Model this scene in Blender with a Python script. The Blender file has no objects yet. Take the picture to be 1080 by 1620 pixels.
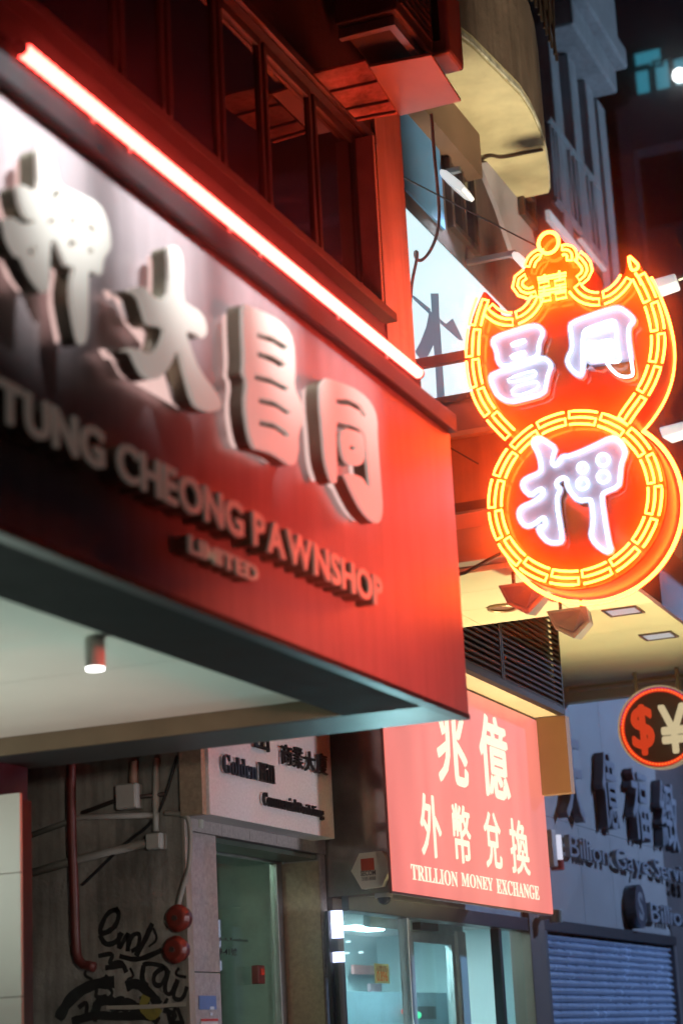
import bpy, bmesh, math, random
from mathutils import Vector, Matrix
random.seed(7)
R_ = math.radians
sc = bpy.context.scene
C = sc.collection

# ------------------------------------------------------------------ camera
# world: X along the street (away), Y towards the buildings, Z up
F_PX, YAW, PITCH, ROLL = 3136.0, R_(21.868), R_(15.248), R_(-3.03)
EYE = Vector((0, 0, 1.6))
fw = Vector((math.cos(PITCH)*math.cos(YAW), math.cos(PITCH)*math.sin(YAW), math.sin(PITCH)))
r0 = Vector((math.sin(YAW), -math.cos(YAW), 0)); u0 = r0.cross(fw)
rt = r0*math.cos(ROLL) + u0*math.sin(ROLL); up = -r0*math.sin(ROLL) + u0*math.cos(ROLL)
cd = bpy.data.cameras.new('camera'); cam = bpy.data.objects.new('camera', cd); C.objects.link(cam)
cd.sensor_fit = 'VERTICAL'; cd.sensor_height = 36; cd.lens = F_PX/1620*36
cd.clip_start = 0.05; cd.clip_end = 300
cam.matrix_world = Matrix(((rt.x, up.x, -fw.x, EYE.x), (rt.y, up.y, -fw.y, EYE.y), (rt.z, up.z, -fw.z, EYE.z), (0, 0, 0, 1)))
cd.dof.use_dof = True; cd.dof.focus_distance = 12.0; cd.dof.aperture_fstop = 1.6
sc.camera = cam

# ------------------------------------------------------------------ night sky
w = bpy.data.worlds.new('World'); sc.world = w; w.use_nodes = True
nt = w.node_tree; bg = nt.nodes['Background']
sky = nt.nodes.new('ShaderNodeTexSky'); sky.sky_type = 'NISHITA'; sky.sun_disc = False
sky.sun_elevation = R_(-6); sky.sun_rotation = R_(200)
nt.links.new(sky.outputs[0], bg.inputs[0]); bg.inputs[1].default_value = 0.12
vs = sc.view_settings; vs.view_transform = 'Standard'; vs.look = 'None'; vs.exposure = 0; vs.gamma = 1; vs.use_curve_mapping = False
cy = sc.cycles
cy.use_denoising = True
cy.max_bounces = 7; cy.diffuse_bounces = 3; cy.glossy_bounces = 4; cy.transmission_bounces = 5; cy.transparent_max_bounces = 6
cy.sample_clamp_indirect = 6; cy.caustics_reflective = False; cy.caustics_refractive = False

def lamp(name, kind, loc, target, power, col, size=0.3, spot=None, blend=0.5, size_y=None):
    d = bpy.data.lights.new(name, kind); d.energy = power; d.color = col
    if kind == 'AREA':
        d.size = size
        if size_y: d.shape = 'RECTANGLE'; d.size_y = size_y
    else:
        d.shadow_soft_size = size
    if kind == 'SPOT': d.spot_size = R_(spot); d.spot_blend = blend
    o = bpy.data.objects.new(name, d); C.objects.link(o); o.location = loc
    o.rotation_euler = (Vector(target)-Vector(loc)).to_track_quat('-Z', 'Y').to_euler()
    return o
# lights without fixtures: two street lamps, the rest unseen fills added for single surfaces
lamp('street_lamp_light', 'SPOT', (23.0, -3.0, 7.5), (18.0, 4.7, 2.6), 6000, (0.34, 0.56, 1.0), 0.25, 60, 0.7)
lamp('street_lamp_light_high', 'SPOT', (24.0, -3.0, 7.0), (18.0, 4.6, 10.4), 2000, (0.42, 0.64, 0.85), 0.3, 50, 0.7)
lamp('soffit_fill_spot', 'SPOT', (12.6, 2.4, 0.4), (12.6, 2.9, 4.3), 1400, (1.0, 0.86, 0.46), 0.5, 84, 0.5)  # unseen upward spot added to brighten the canopy soffit
lamp('balcony_fill_spot', 'SPOT', (11.0, -1.0, 1.0), (12.9, 3.75, 8.0), 4400, (1.0, 0.83, 0.50), 0.3, 22, 0.5)  # unseen narrow spot added to brighten the balcony underside
lamp('panel_red_fill', 'SPOT', (7.2, -2.6, 2.2), (7.1, 2.76, 3.55), 2700, (1.0, 0.055, 0.03), 0.7, 34, 1.0)  # unseen red spot added to redden the sign panel
lamp('far_building_fill', 'AREA', (27.0, -5.0, 3.0), (34, -3, 12), 1300, (0.46, 0.54, 0.90), 3.0)  # unseen area light added to lift the far building
lamp('exchange_spill_fill', 'SPOT', (11.5, 4.3, 1.7), (8.1, 3.1, 3.0), 60, (0.45, 0.95, 1.0), 0.02, 40, 0.8)  # added spot standing in for teal shop light under the sign box
lamp('alley_fill_spot', 'SPOT', (0.6, -1.2, 2.3), (11.0, 4.9, 2.25), 580, (1.0, 0.88, 0.74), 0.25, 22, 0.6)  # unseen spot added for the alley wall and alarm box
lamp('entrance_fill_spot', 'SPOT', (8.6, -5.5, 1.6), (10.6, 4.7, 2.4), 1900, (0.92, 0.92, 1.0), 0.8, 24, 0.7)  # unseen spot added to light the entrance row from the front

# ------------------------------------------------------------------ helpers
def ray(px, py):
    return fw*F_PX + rt*(px-540) - up*(py-810)
def at(px, py, ax, val):          # the world point on a plane of the street seen at a pixel of the survey photo
    d = ray(px, py); t = (val-EYE[ax])/d[ax]
    return EYE + d*t
def atF(px, py, y): p = at(px, py, 1, y); return (p.x, p.z)          # on a plane facing the street
def atC(px, py, x): p = at(px, py, 0, x); return (-p.y, p.z)         # on a plane across the street direction

MATS = {}
def mat(name, col, rough=0.6, metal=0.0, var=0.25, scale=6.0, bump=0.0, bscale=40.0, coat=0.0, streak=0.0, emit=None, es=1.0, spec=0.5):
    if name in MATS: return MATS[name]
    m = bpy.data.materials.new(name); m.use_nodes = True; MATS[name] = m
    n = m.node_tree.nodes; l = m.node_tree.links; b = n['Principled BSDF']
    b.inputs['Roughness'].default_value = rough; b.inputs['Metallic'].default_value = metal
    b.inputs['Specular IOR Level'].default_value = spec
    if coat: b.inputs['Coat Weight'].default_value = coat; b.inputs['Coat Roughness'].default_value = 0.08
    tc = n.new('ShaderNodeTexCoord')
    nz = n.new('ShaderNodeTexNoise'); nz.inputs['Scale'].default_value = scale; nz.inputs['Detail'].default_value = 7; nz.inputs['Roughness'].default_value = 0.62
    src = tc.outputs['Object']
    l.new(src, nz.inputs['Vector'])
    cr = n.new('ShaderNodeValToRGB')
    e = cr.color_ramp.elements
    e[0].position = 0.3; e[1].position = 0.72
    e[0].color = tuple(c*(1-var) for c in col)+(1,); e[1].color = tuple(min(1, c*(1+var*0.6)) for c in col)+(1,)
    l.new(nz.outputs['Fac'], cr.inputs['Fac'])
    outc = cr.outputs['Color']
    if streak:
        mp = n.new('ShaderNodeMapping'); mp.inputs['Scale'].default_value = (9, 9, 0.7); l.new(src, mp.inputs['Vector'])
        n2 = n.new('ShaderNodeTexNoise'); n2.inputs['Scale'].default_value = 2.2; n2.inputs['Detail'].default_value = 6; l.new(mp.outputs[0], n2.inputs['Vector'])
        c2 = n.new('ShaderNodeValToRGB'); c2.color_ramp.elements[0].position = 0.36; c2.color_ramp.elements[1].position = 0.6
        c2.color_ramp.elements[0].color = (1-streak,)*3+(1,); c2.color_ramp.elements[1].color = (1, 1, 1, 1)
        l.new(n2.outputs['Fac'], c2.inputs['Fac'])
        mx = n.new('ShaderNodeMix'); mx.data_type = 'RGBA'; mx.blend_type = 'MULTIPLY'; mx.inputs[0].default_value = 1
        l.new(outc, mx.inputs[6]); l.new(c2.outputs['Color'], mx.inputs[7]); outc = mx.outputs[2]
    l.new(outc, b.inputs['Base Color'])
    mr = n.new('ShaderNodeMapRange'); mr.inputs['To Min'].default_value = max(0.03, rough*0.8); mr.inputs['To Max'].default_value = min(1, rough*1.2)
    l.new(nz.outputs['Fac'], mr.inputs['Value']); l.new(mr.outputs[0], b.inputs['Roughness'])
    if bump:
        nb = n.new('ShaderNodeTexNoise'); nb.inputs['Scale'].default_value = bscale; nb.inputs['Detail'].default_value = 5; l.new(src, nb.inputs['Vector'])
        bp = n.new('ShaderNodeBump'); bp.inputs['Strength'].default_value = bump; bp.inputs['Distance'].default_value = 0.02
        l.new(nb.outputs['Fac'], bp.inputs['Height']); l.new(bp.outputs[0], b.inputs['Normal'])
    if emit:
        b.inputs['Emission Color'].default_value = tuple(emit)+(1,); b.inputs['Emission Strength'].default_value = es
    return m
def glow(name, col, s):
    if name in MATS: return MATS[name]
    m = bpy.data.materials.new(name); m.use_nodes = True; MATS[name] = m
    b = m.node_tree.nodes['Principled BSDF']; b.inputs['Base Color'].default_value = (0.05, 0.05, 0.05, 1); b.inputs['Roughness'].default_value = 0.3
    b.inputs['Emission Color'].default_value = tuple(col)+(1,); b.inputs['Emission Strength'].default_value = s
    return m
def glass(name, col, alpha, rough=0.02):
    if name in MATS: return MATS[name]
    m = bpy.data.materials.new(name); m.use_nodes = True; MATS[name] = m
    n = m.node_tree.nodes; l = m.node_tree.links; n.remove(n['Principled BSDF'])
    t = n.new('ShaderNodeBsdfTransparent'); t.inputs[0].default_value = tuple(col)+(1,)
    g = n.new('ShaderNodeBsdfGlossy'); g.inputs['Roughness'].default_value = rough
    fr = n.new('ShaderNodeFresnel'); fr.inputs[0].default_value = 1.5
    ge = n.new('ShaderNodeNewGeometry'); io = n.new('ShaderNodeMapRange'); io.inputs['To Min'].default_value = 1.5; io.inputs['To Max'].default_value = 1/1.5
    l.new(ge.outputs['Backfacing'], io.inputs['Value']); l.new(io.outputs[0], fr.inputs[0])
    ad = n.new('ShaderNodeMath'); ad.operation = 'ADD'; ad.inputs[1].default_value = alpha; l.new(fr.outputs[0], ad.inputs[0])
    mx = n.new('ShaderNodeMixShader'); l.new(ad.outputs[0], mx.inputs[0]); l.new(t.outputs[0], mx.inputs[1]); l.new(g.outputs[0], mx.inputs[2])
    l.new(mx.outputs[0], n['Material Output'].inputs[0])
    return m

def paper(name, col):
    m = bpy.data.materials.new(name); m.use_nodes = True; n = m.node_tree.nodes; l = m.node_tree.links
    t = n.new('ShaderNodeBsdfTranslucent'); t.inputs[0].default_value = tuple(col)+(1,); b = n['Principled BSDF']; b.inputs['Base Color'].default_value = tuple(col)+(1,)
    mx = n.new('ShaderNodeMixShader'); mx.inputs[0].default_value = 0.6; l.new(b.outputs[0], mx.inputs[1]); l.new(t.outputs[0], mx.inputs[2]); l.new(mx.outputs[0], n['Material Output'].inputs[0])
    return m
def tag(o, label=None, cat=None, group=None, kind=None):
    if label: o['label'] = label
    if cat: o['category'] = cat
    if group: o['group'] = group
    if kind: o['kind'] = kind
    return o
def thing(name, label, cat, loc, group=None):
    o = bpy.data.objects.new(name, None); C.objects.link(o); o.location = loc; o.empty_display_size = 0.1
    return tag(o, label, cat, group)
def worldloc(o):
    v = Vector((0, 0, 0))
    while o is not None: v += o.location; o = o.parent
    return v
def obj(name, bm, m, parent=None, bevel=0.0, smooth=False, label=None):
    me = bpy.data.meshes.new(name)
    if isinstance(bm, bpy.types.Mesh): me = bm; me.name = name
    else: bm.to_mesh(me); bm.free()
    if parent is not None: me.transform(Matrix.Translation(-worldloc(parent)))
    me.materials.clear(); me.materials.append(m)
    o = bpy.data.objects.new(name, me); C.objects.link(o)
    if parent is not None: o.parent = parent
    if smooth: me.polygons.foreach_set('use_smooth', [True]*len(me.polygons))
    if bevel:
        b = o.modifiers.new('bevel', 'BEVEL'); b.width = bevel; b.segments = 2; b.limit_method = 'ANGLE'
    if label: o['label'] = label
    return o
def pieces(name, bm, m, parent=None, bevel=0.0):      # every loose piece becomes a part of its own
    left = set(bm.verts); out = []
    while left:
        st = [left.pop()]; isl = set(st)
        while st:
            for e in st.pop().link_edges:
                for v in e.verts:
                    if v not in isl: isl.add(v); left.discard(v); st.append(v)
        nb = bmesh.new(); mp = {v: nb.verts.new(v.co) for v in isl}
        for f in {f for v in isl for f in v.link_faces}: nb.faces.new([mp[v] for v in f.verts])
        out.append(obj(name, nb, m, parent, bevel))
    bm.free()
    return out
def rebase(o):                        # a one-mesh thing: put its origin at the centre of its own base
    me = o.data; xs = [v.co for v in me.vertices]
    c = Vector(((min(v.x for v in xs)+max(v.x for v in xs))/2, (min(v.y for v in xs)+max(v.y for v in xs))/2, min(v.z for v in xs)))
    me.transform(Matrix.Translation(-c)); o.location = c
    return o
def B(): return bmesh.new()
def bx(bm, x0, x1, y0, y1, z0, z1):
    v = [bm.verts.new((x, y, z)) for x in (x0, x1) for y in (y0, y1) for z in (z0, z1)]
    for f in ((0, 1, 3, 2), (4, 6, 7, 5), (0, 4, 5, 1), (2, 3, 7, 6), (0, 2, 6, 4), (1, 5, 7, 3)): bm.faces.new([v[i] for i in f])
    return bm
def box(x0, x1, y0, y1, z0, z1): return bx(B(), x0, x1, y0, y1, z0, z1)
def tube(bm, pts, r, closed=False, n=8, caps=True):
    pts = [Vector(p) for p in pts]; N = len(pts); rings = []
    last = None
    for i, p in enumerate(pts):
        a = pts[(i-1) % N] if (closed or i > 0) else p; b = pts[(i+1) % N] if (closed or i < N-1) else p
        t = (b-a).normalized() if (b-a).length > 1e-9 else Vector((0, 0, 1))
        ref = last if last is not None else (Vector((0, 0, 1)) if abs(t.z) < 0.9 else Vector((1, 0, 0)))
        n1 = (ref - t*ref.dot(t))
        if n1.length < 1e-6: n1 = t.orthogonal()
        n1.normalize(); last = n1; n2 = t.cross(n1)
        rings.append([bm.verts.new(p + (n1*math.cos(k*2*math.pi/n) + n2*math.sin(k*2*math.pi/n))*r) for k in range(n)])
    for i in range(N if closed else N-1):
        A, D = rings[i], rings[(i+1) % N]
        for k in range(n): bm.faces.new((A[k], A[(k+1) % n], D[(k+1) % n], D[k]))
    if not closed and caps:
        bm.faces.new(rings[0][::-1]); bm.faces.new(rings[-1])
    return bm
def smooth_path(p, it=2, closed=False):
    p = [Vector(q) for q in p]
    for _ in range(it):
        q = []; N = len(p)
        for i in range(N if closed else N-1):
            a, b = p[i], p[(i+1) % N]; q += [a*0.75+b*0.25, a*0.25+b*0.75]
        if not closed: q = [p[0]] + q + [p[-1]]
        p = q
    return p
def cyl(bm, c, axis, r, h, n=24, r2=None):
    ax = {'x': Vector((1, 0, 0)), 'y': Vector((0, 1, 0)), 'z': Vector((0, 0, 1))}[axis] if isinstance(axis, str) else Vector(axis).normalized()
    a = ax.orthogonal().normalized(); b = ax.cross(a); c = Vector(c); r2 = r if r2 is None else r2
    p = [bm.verts.new(c+(a*math.cos(k*2*math.pi/n)+b*math.sin(k*2*math.pi/n))*r) for k in range(n)]
    q = [bm.verts.new(c+ax*h+(a*math.cos(k*2*math.pi/n)+b*math.sin(k*2*math.pi/n))*r2) for k in range(n)]
    for k in range(n): bm.faces.new((p[k], p[(k+1) % n], q[(k+1) % n], q[k]))
    bm.faces.new(p[::-1]); bm.faces.new(q)
    return bm
def prismz(pts, z0, z1):
    bm = B(); a = [bm.verts.new((x, y, z0)) for x, y in pts]; b = [bm.verts.new((x, y, z1)) for x, y in pts]; n = len(pts)
    for i in range(n): bm.faces.new((a[i], a[(i+1) % n], b[(i+1) % n], b[i]))
    bm.faces.new(a[::-1]); bm.faces.new(b); bmesh.ops.recalc_face_normals(bm, faces=bm.faces)
    return bm
MF = lambda y: Matrix(((1, 0, 0, 0), (0, 0, -1, y), (0, 1, 0, 0), (0, 0, 0, 1)))      # local x->X, y->Z, z->-Y (faces the street)
MC = lambda x: Matrix(((0, 0, -1, x), (-1, 0, 0, 0), (0, 1, 0, 0), (0, 0, 0, 1)))     # local x->-Y, y->Z, z->-X (faces along the street)
def mesh_of(curve):
    o = bpy.data.objects.new('tmp', curve); C.objects.link(o)
    dg = bpy.context.evaluated_depsgraph_get(); dg.update()
    me = bpy.data.meshes.new_from_object(o.evaluated_get(dg)); bpy.data.objects.remove(o)
    return me
def plate(loops, M, depth, offset=0.0, bevel=0.0, smooth=0):   # filled outline with holes, front face at local z=0, body behind it
    cu = bpy.data.curves.new('tmp', 'CURVE'); cu.dimensions = '2D'; cu.fill_mode = 'BOTH'; cu.extrude = depth/2; cu.offset = offset
    cu.bevel_depth = bevel; cu.bevel_resolution = 1
    for li, lp in enumerate(loops):
        if smooth and li == 0: lp = [(q.x, q.y) for q in smooth_path([(a, b, 0) for a, b in lp], smooth, True)]
        s = cu.splines.new('POLY'); s.points.add(len(lp)-1); s.use_cyclic_u = True
        for i, (a, b) in enumerate(lp): s.points[i].co = (a, b, 0, 1)
    me = mesh_of(cu); me.transform(Matrix.Translation((0, 0, -depth/2))); me.transform(M)
    return me
def glyph(ch, depth=0.02, offset=0.0, bevel=0.0, res=3):
    cu = bpy.data.curves.new('tmp', 'FONT'); cu.body = ch; cu.size = 1; cu.extrude = depth/2; cu.offset = offset; cu.resolution_u = res
    cu.bevel_depth = bevel; cu.bevel_resolution = 0
    me = mesh_of(cu)
    return me
def bold_glyph(chh, d, depth=0.004):       # a heavier weight: copies of the outline nudged round a small circle
    ms = []
    for k in range(9):
        me = glyph(chh, depth)
        a = k*math.pi/4; r = d if k < 8 else 0
        me.transform(Matrix.Translation((r*math.cos(a), r*math.sin(a), -0.00035*k))); ms.append(me)
    bm = join(ms); me = bpy.data.meshes.new('glyph'); bm.to_mesh(me); bm.free()
    return me
def bounds(me):
    xs = [v.co.x for v in me.vertices]; ys = [v.co.y for v in me.vertices]
    return min(xs), max(xs), min(ys), max(ys)
def fit(me, u0, u1, v0, v1, M, depth_from=None):    # stretch a glyph mesh onto a rectangle of a plane
    a, b, c, d = bounds(me)
    zs = [v.co.z for v in me.vertices]; zmax = max(zs)
    T = Matrix(((((u1-u0)/(b-a)), 0, 0, u0-a*(u1-u0)/(b-a)), (0, (v1-v0)/(d-c), 0, v0-c*(v1-v0)/(d-c)), (0, 0, 1, -zmax), (0, 0, 0, 1)))
    me.transform(M @ T)
    return me
def word(s, u0, u1, v0, v1, M, depth, offset=0.0, gap=None):   # one mesh
    me = glyph(s, depth, offset)
    return fit(me, u0, u1, v0, v1, M)
def word_letters(s, u0, u1, v0, v1, depth, offset, M, space=0.32, gap=0.07):   # a mesh per letter
    gs = []; x = 0; lo, hi = 1e9, -1e9
    for ch in s:
        if ch == ' ': x += space; continue
        me = glyph(ch, depth, offset); a, b, c, d = bounds(me); lo = min(lo, c); hi = max(hi, d)
        gs.append((me, x-a, b-a)); x += b-a+gap
    tot = x-gap; k = (u1-u0)/tot; kv = (v1-v0)/(hi-lo)
    out = []
    for me, dx, wdt in gs:
        zmax = max(v.co.z for v in me.vertices)
        me.transform(M @ Matrix(((k, 0, 0, u0+dx*k), (0, kv, 0, v0-lo*kv), (0, 0, 1, -zmax), (0, 0, 0, 1))))
        out.append(me)
    return out
def join(meshes):
    bm = B()
    for m in meshes: bm.from_mesh(m)
    return bm
def quadC(x, y0, y1, z0, z1, t): return box(x, x+t, min(y0, y1), max(y0, y1), z0, z1)

# ------------------------------------------------------------------ materials
M_panel = mat('brushed_sign_panel', (0.44, 0.36, 0.37), 0.34, 0.2, 0.10, 3, 0.03, 60, streak=0.12)
M_black = mat('black_powder_coat', (0.012, 0.012, 0.014), 0.45, 0, 0.3, 8)
M_soffit_frame = mat('dark_soffit_metal', (0.05, 0.055, 0.06), 0.4, 0.3, 0.25, 4)
M_ceiling = mat('white_ceiling_board', (0.72, 0.72, 0.66), 0.7, 0, 0.06, 2)
M_letter_side = mat('champagne_letter_metal', (0.24, 0.23, 0.16), 0.32, 0.6, 0.15, 6)
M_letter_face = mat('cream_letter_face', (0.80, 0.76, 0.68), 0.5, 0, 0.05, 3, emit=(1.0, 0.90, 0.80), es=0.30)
M_steel = mat('weathered_steel', (0.36, 0.38, 0.40), 0.38, 0.8, 0.25, 12)
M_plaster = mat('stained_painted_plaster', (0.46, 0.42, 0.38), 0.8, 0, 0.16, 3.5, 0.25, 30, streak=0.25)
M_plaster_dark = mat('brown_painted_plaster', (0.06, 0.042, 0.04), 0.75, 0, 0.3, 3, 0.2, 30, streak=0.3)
M_frame = mat('dark_window_frame', (0.06, 0.045, 0.04), 0.4, 0.2, 0.2, 10)
M_frame_red = mat('bronze_window_frame', (0.10, 0.065, 0.055), 0.35, 0.5, 0.2, 10)

# ------------------------------------------------------------------ ground
g = obj('road', box(-30, 80, -9.0, 0.02, -0.3, -0.12), mat('asphalt', (0.045, 0.045, 0.048), 0.75, 0, 0.3, 20, 0.5, 120)); g['kind'] = 'structure'
g = obj('pavement', box(-30, 80, 0.25, 12, -0.3, 0.0), mat('pavement_slabs', (0.24, 0.22, 0.21), 0.7, 0, 0.25, 4, 0.3, 60)); g['kind'] = 'structure'
g = obj('kerb', box(-30, 80, 0.025, 0.245, -0.3, 0.004), mat('kerb_stone', (0.32, 0.31, 0.30), 0.7, 0, 0.2, 8)); g['kind'] = 'structure'

# ------------------------------------------------------------------ pawnshop sign box
YF = 2.757; ZB = 3.0; XE = 8.245; XS = 2.6; ZT = 4.31
t = thing('sign_box', 'long projecting pawnshop sign box of brushed metal with raised cream characters', 'sign box', (5.4, 3.6, ZB))
obj('fascia_panel', box(XS, XE, YF, YF+0.05, ZB+0.012, ZT), M_panel, t)
bm = box(XS, XE+0.012, YF-0.035, YF+0.30, ZT+0.003, ZT+0.088); obj('cornice', bm, M_black, t, 0.006)
obj('edge_trim', box(XS, XE+0.004, YF-0.004, YF+0.05, ZB-0.012, ZB+0.010), M_black, t)
obj('end_panel', box(XE-0.05, XE, YF+0.052, 5.2, ZB+0.012, ZT), mat('end_panel_paint', (0.30, 0.22, 0.21), 0.4, 0.3, 0.12, 3, streak=0.15), t)
bm = B(); bx(bm, XS, 7.819, YF+0.002, YF+0.42, ZB-0.006, ZB+0.006); obj('front_soffit_band', bm, mat('soffit_metal_shade_tone', (0.010, 0.010, 0.010), 0.75, spec=0.08), t); bm = B(); bx(bm, 7.82, XE-0.002, YF+0.002, YF+0.42, ZB-0.006, ZB+0.006); bx(bm, 7.82, XE-0.002, YF+0.421, 5.2, ZB-0.006, ZB+0.006)  # same soffit in two tones; shade on this part put into the colour
obj('soffit_band', bm, mat('soffit_metal_teal_light_tone', (0.05, 0.065, 0.07), 0.4, 0.3, 0.2, 4), t)  # teal shop light on the end put into the colour
obj('inner_beam', box(7.80, 7.818, YF+0.422, 5.2, ZB-0.004, ZB+0.075), mat('bronze_beam', (0.22, 0.17, 0.11), 0.45, 0.3, 0.2, 5), t)
obj('inner_edge', box(XS, 7.80, YF+0.405, YF+0.42, ZB+0.008, ZB+0.075), M_black, t)
bm = B()
for x0, x1 in ((2.6, 5.0), (5.004, 6.65), (6.654, 7.80)): bx(bm, x0, x1, YF+0.425, 5.2, ZB+0.077, ZB+0.10)
obj('ceiling_panel', bm, M_ceiling, t)
obj('roof_panel', box(XS, XE, YF+0.301, 3.28, ZT+0.03, ZT+0.08), mat('roof_felt', (0.09, 0.08, 0.08), 0.8), t)
DL = 0.09; YL = YF-DL-0.02
c1 = lambda L: [atF(a/3, b/3+180, YL) for a, b in L]
c2 = lambda L: [atF(a/2.5714+320, b/2.5714+420, YL) for a, b in L]
ya = [(178,158),(215,148),(240,180),(268,240),(285,330),(330,352),(400,380),(470,420),(505,480),(528,560),(535,640),(512,672),(495,700),(490,775),(460,765),(428,745),(425,800),(425,1000),(417,1070),(402,1106),(378,1085),(352,960),(335,850),(345,760),(352,725),(320,732),(300,690),(268,610),(250,598),(243,700),(242,800),(236,850),(218,858),(185,820),(150,770),(125,715),(110,680),(92,686),(62,640),(40,590),(28,520),(8,495),(40,482),(80,490),(100,515),(165,512),(130,500),(100,440),(82,340),(100,325),(140,345),(180,368),(182,280)]
ya_h = [[(262,372),(280,376),(270,396),(256,400)],[(246,500),(256,504),(250,514),(240,512)],[(342,500),(356,506),(352,516),(340,512)],[(428,530),(450,545),(448,552),(428,542)],[(335,604),(356,612),(350,626),(336,620)],[(426,644),(438,648),(436,658),(426,656)],[(146,655),(166,640),(168,664),(158,670)]]
da = [(796,622),(832,616),(862,650),(874,720),(872,880),(905,905),(950,930),(978,975),(990,1040),(965,1078),(932,1052),(885,1030),(905,1100),(950,1215),(1040,1328),(1062,1395),(1020,1422),(962,1410),(920,1380),(882,1240),(848,1105),(822,1185),(785,1240),(740,1272),(690,1255),(655,1195),(628,1128),(575,1130),(610,1100),(650,1108),(705,1135),(745,1120),(775,1060),(782,1015),(740,1012),(702,1002),(682,930),(660,860),(588,838),(640,815),(690,810),(722,862),(800,885),(806,720)]
ch = [(165,148),(190,158),(280,196),(340,240),(374,300),(382,430),(376,495),(408,560),(414,640),(392,690),(396,745),(384,808),(364,820),(305,775),(240,752),(215,752),(190,690),(172,560),(184,470),(166,440),(172,380),(165,250)]
ch_h = [[(226,276),(290,294),(344,328),(338,342),(284,308),(226,290)],[(228,352),(290,370),(326,392),(334,400),(322,412),(282,388),(228,366)],[(216,446),(284,462),(347,497),(342,508),(280,476),(216,459)],[(232,542),(300,556),(356,595),(351,606),(296,570),(232,555)],[(234,632),(300,646),(350,685),(345,696),(296,660),(234,645)]]
to = [(484,448),(560,468),(640,505),(690,555),(714,620),(714,700),(728,880),(738,1000),(724,1052),(700,1050),(655,1005),(615,930),(585,860),(570,846),(610,842),(655,860),(668,890),(682,905),(676,840),(668,780),(662,690),(640,660),(560,640),(546,640),(548,760),(552,860),(545,895),(528,880),(510,830),(498,770),(490,660),(480,560)]
to_h = [[(546,548),(600,550),(644,575),(662,610),(656,612),(640,584),(598,560),(546,556)]]
to2 = [(566,660),(640,676),(657,704),(659,770),(648,815),(598,810),(576,782),(562,720)]
to2_h = [[(596,736),(624,730),(626,744),(606,756)]]
def widen(h, kx=1.0, ky=None):
    cx_ = sum(p_[0] for p_ in h)/len(h); cy__ = sum(p_[1] for p_ in h)/len(h)
    if ky is None:                       # thicken a thin slot: push its lower edge down
        n_ = len(h); return [(a_, b_+(4 if k_ >= n_/2 else -3)) for k_, (a_, b_) in enumerate(h)]
    return [(cx_+(a_-cx_)*kx, cy__+(b_-cy__)*ky) for a_, b_ in h]
for ch_name, loops in (('character cream raised pawn character', [c1(ya)]+[c1(widen(h, 1.25, 1.5)) for h in ya_h]), ('character', [c1(da)]), ('character', [c2(ch)]+[c2(h) for h in ch_h]), ('character', [c2(to)]+[c2(widen(h)) for h in to_h])):
    front = plate(loops, MF(YL), 0.014, -0.005, 0, 1)
    side = plate(loops, MF(YL+0.0145), DL-0.04, -0.006, 0, 1)
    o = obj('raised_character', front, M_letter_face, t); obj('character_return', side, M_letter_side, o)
    back = plate(loops, MF(YF-0.028), 0.006, -0.022, 0, 1)
    obj('halo_light', back, glow('halo_white', (1.0, 0.66, 0.60), 0.9), o)
o = obj('raised_character', plate([c2(to2)]+[c2(h) for h in to2_h], MF(YL-0.001), 0.014, 0, 0, 1), M_letter_face, t)
obj('character_return', plate([c2(to2)]+[c2(h) for h in to2_h], MF(YL+0.0135), DL-0.04, -0.006, 0, 1), M_letter_side, o)
# romanised name
u0_, zb0 = atF(-4, 678, YF-0.08); u1_, zb1 = atF(604, 950, YF-0.08)
zbase = (zb0+zb1)/2
M_alu = mat('satin_aluminium_letters', (0.70, 0.66, 0.55), 0.3, 0.45, 0.1, 8, emit=(1.0, 0.90, 0.80), es=0.04)
M_face = mat('cream_latin_face_glow', (0.78, 0.72, 0.60), 0.4, 0, 0.05, 6, emit=(1.0, 0.88, 0.74), es=0.05)  # faint emission on the faces stands in for the white wash
M_ret = mat('latin_return_shade_tone', (0.20, 0.18, 0.13), 0.3, 0.6, 0.15, 8)  # shade on the letter sides put into a darker colour
def latin(name, word_, u0, u1, v0, v1, dep, gap_):
    fr = word_letters(word_, u0, u1, v0, v1, 0.010, 0.022, MF(YF-dep-0.012), 0.30, gap_)
    rt_ = word_letters(word_, u0, u1, v0, v1, dep-0.004, 0.020, MF(YF-dep-0.0018), 0.30, gap_)
    for f_, r_ in zip(fr, rt_):
        o = obj(name, f_, M_face, t); obj('letter_return', r_, M_ret, o)
latin('letter', 'TUNG CHEONG PAWNSHOP', u0_, u1_, zbase-0.003, zbase+0.118, 0.075, 0.10)
a0, z0 = atF(303, 878, YF-0.07); a1, z1 = atF(411, 908, YF-0.07)
latin('small_letter', 'LIMITED', a0, a1, (z0+z1)/2-0.01, (z0+z1)/2+0.046, 0.055, 0.07)
# unseen white spots added above the frame to brighten the sign panel
for (x, pw) in ((3.7, 125), (4.6, 98), (5.4, 76), (6.2, 52), (7.0, 22)):
    lamp('panel_fill_spot', 'SPOT', (x, 1.25, 5.75), (x, YF, ZT-0.02), pw*12, (0.93, 0.98, 1.0), 0.06, 25, 1.0)

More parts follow.
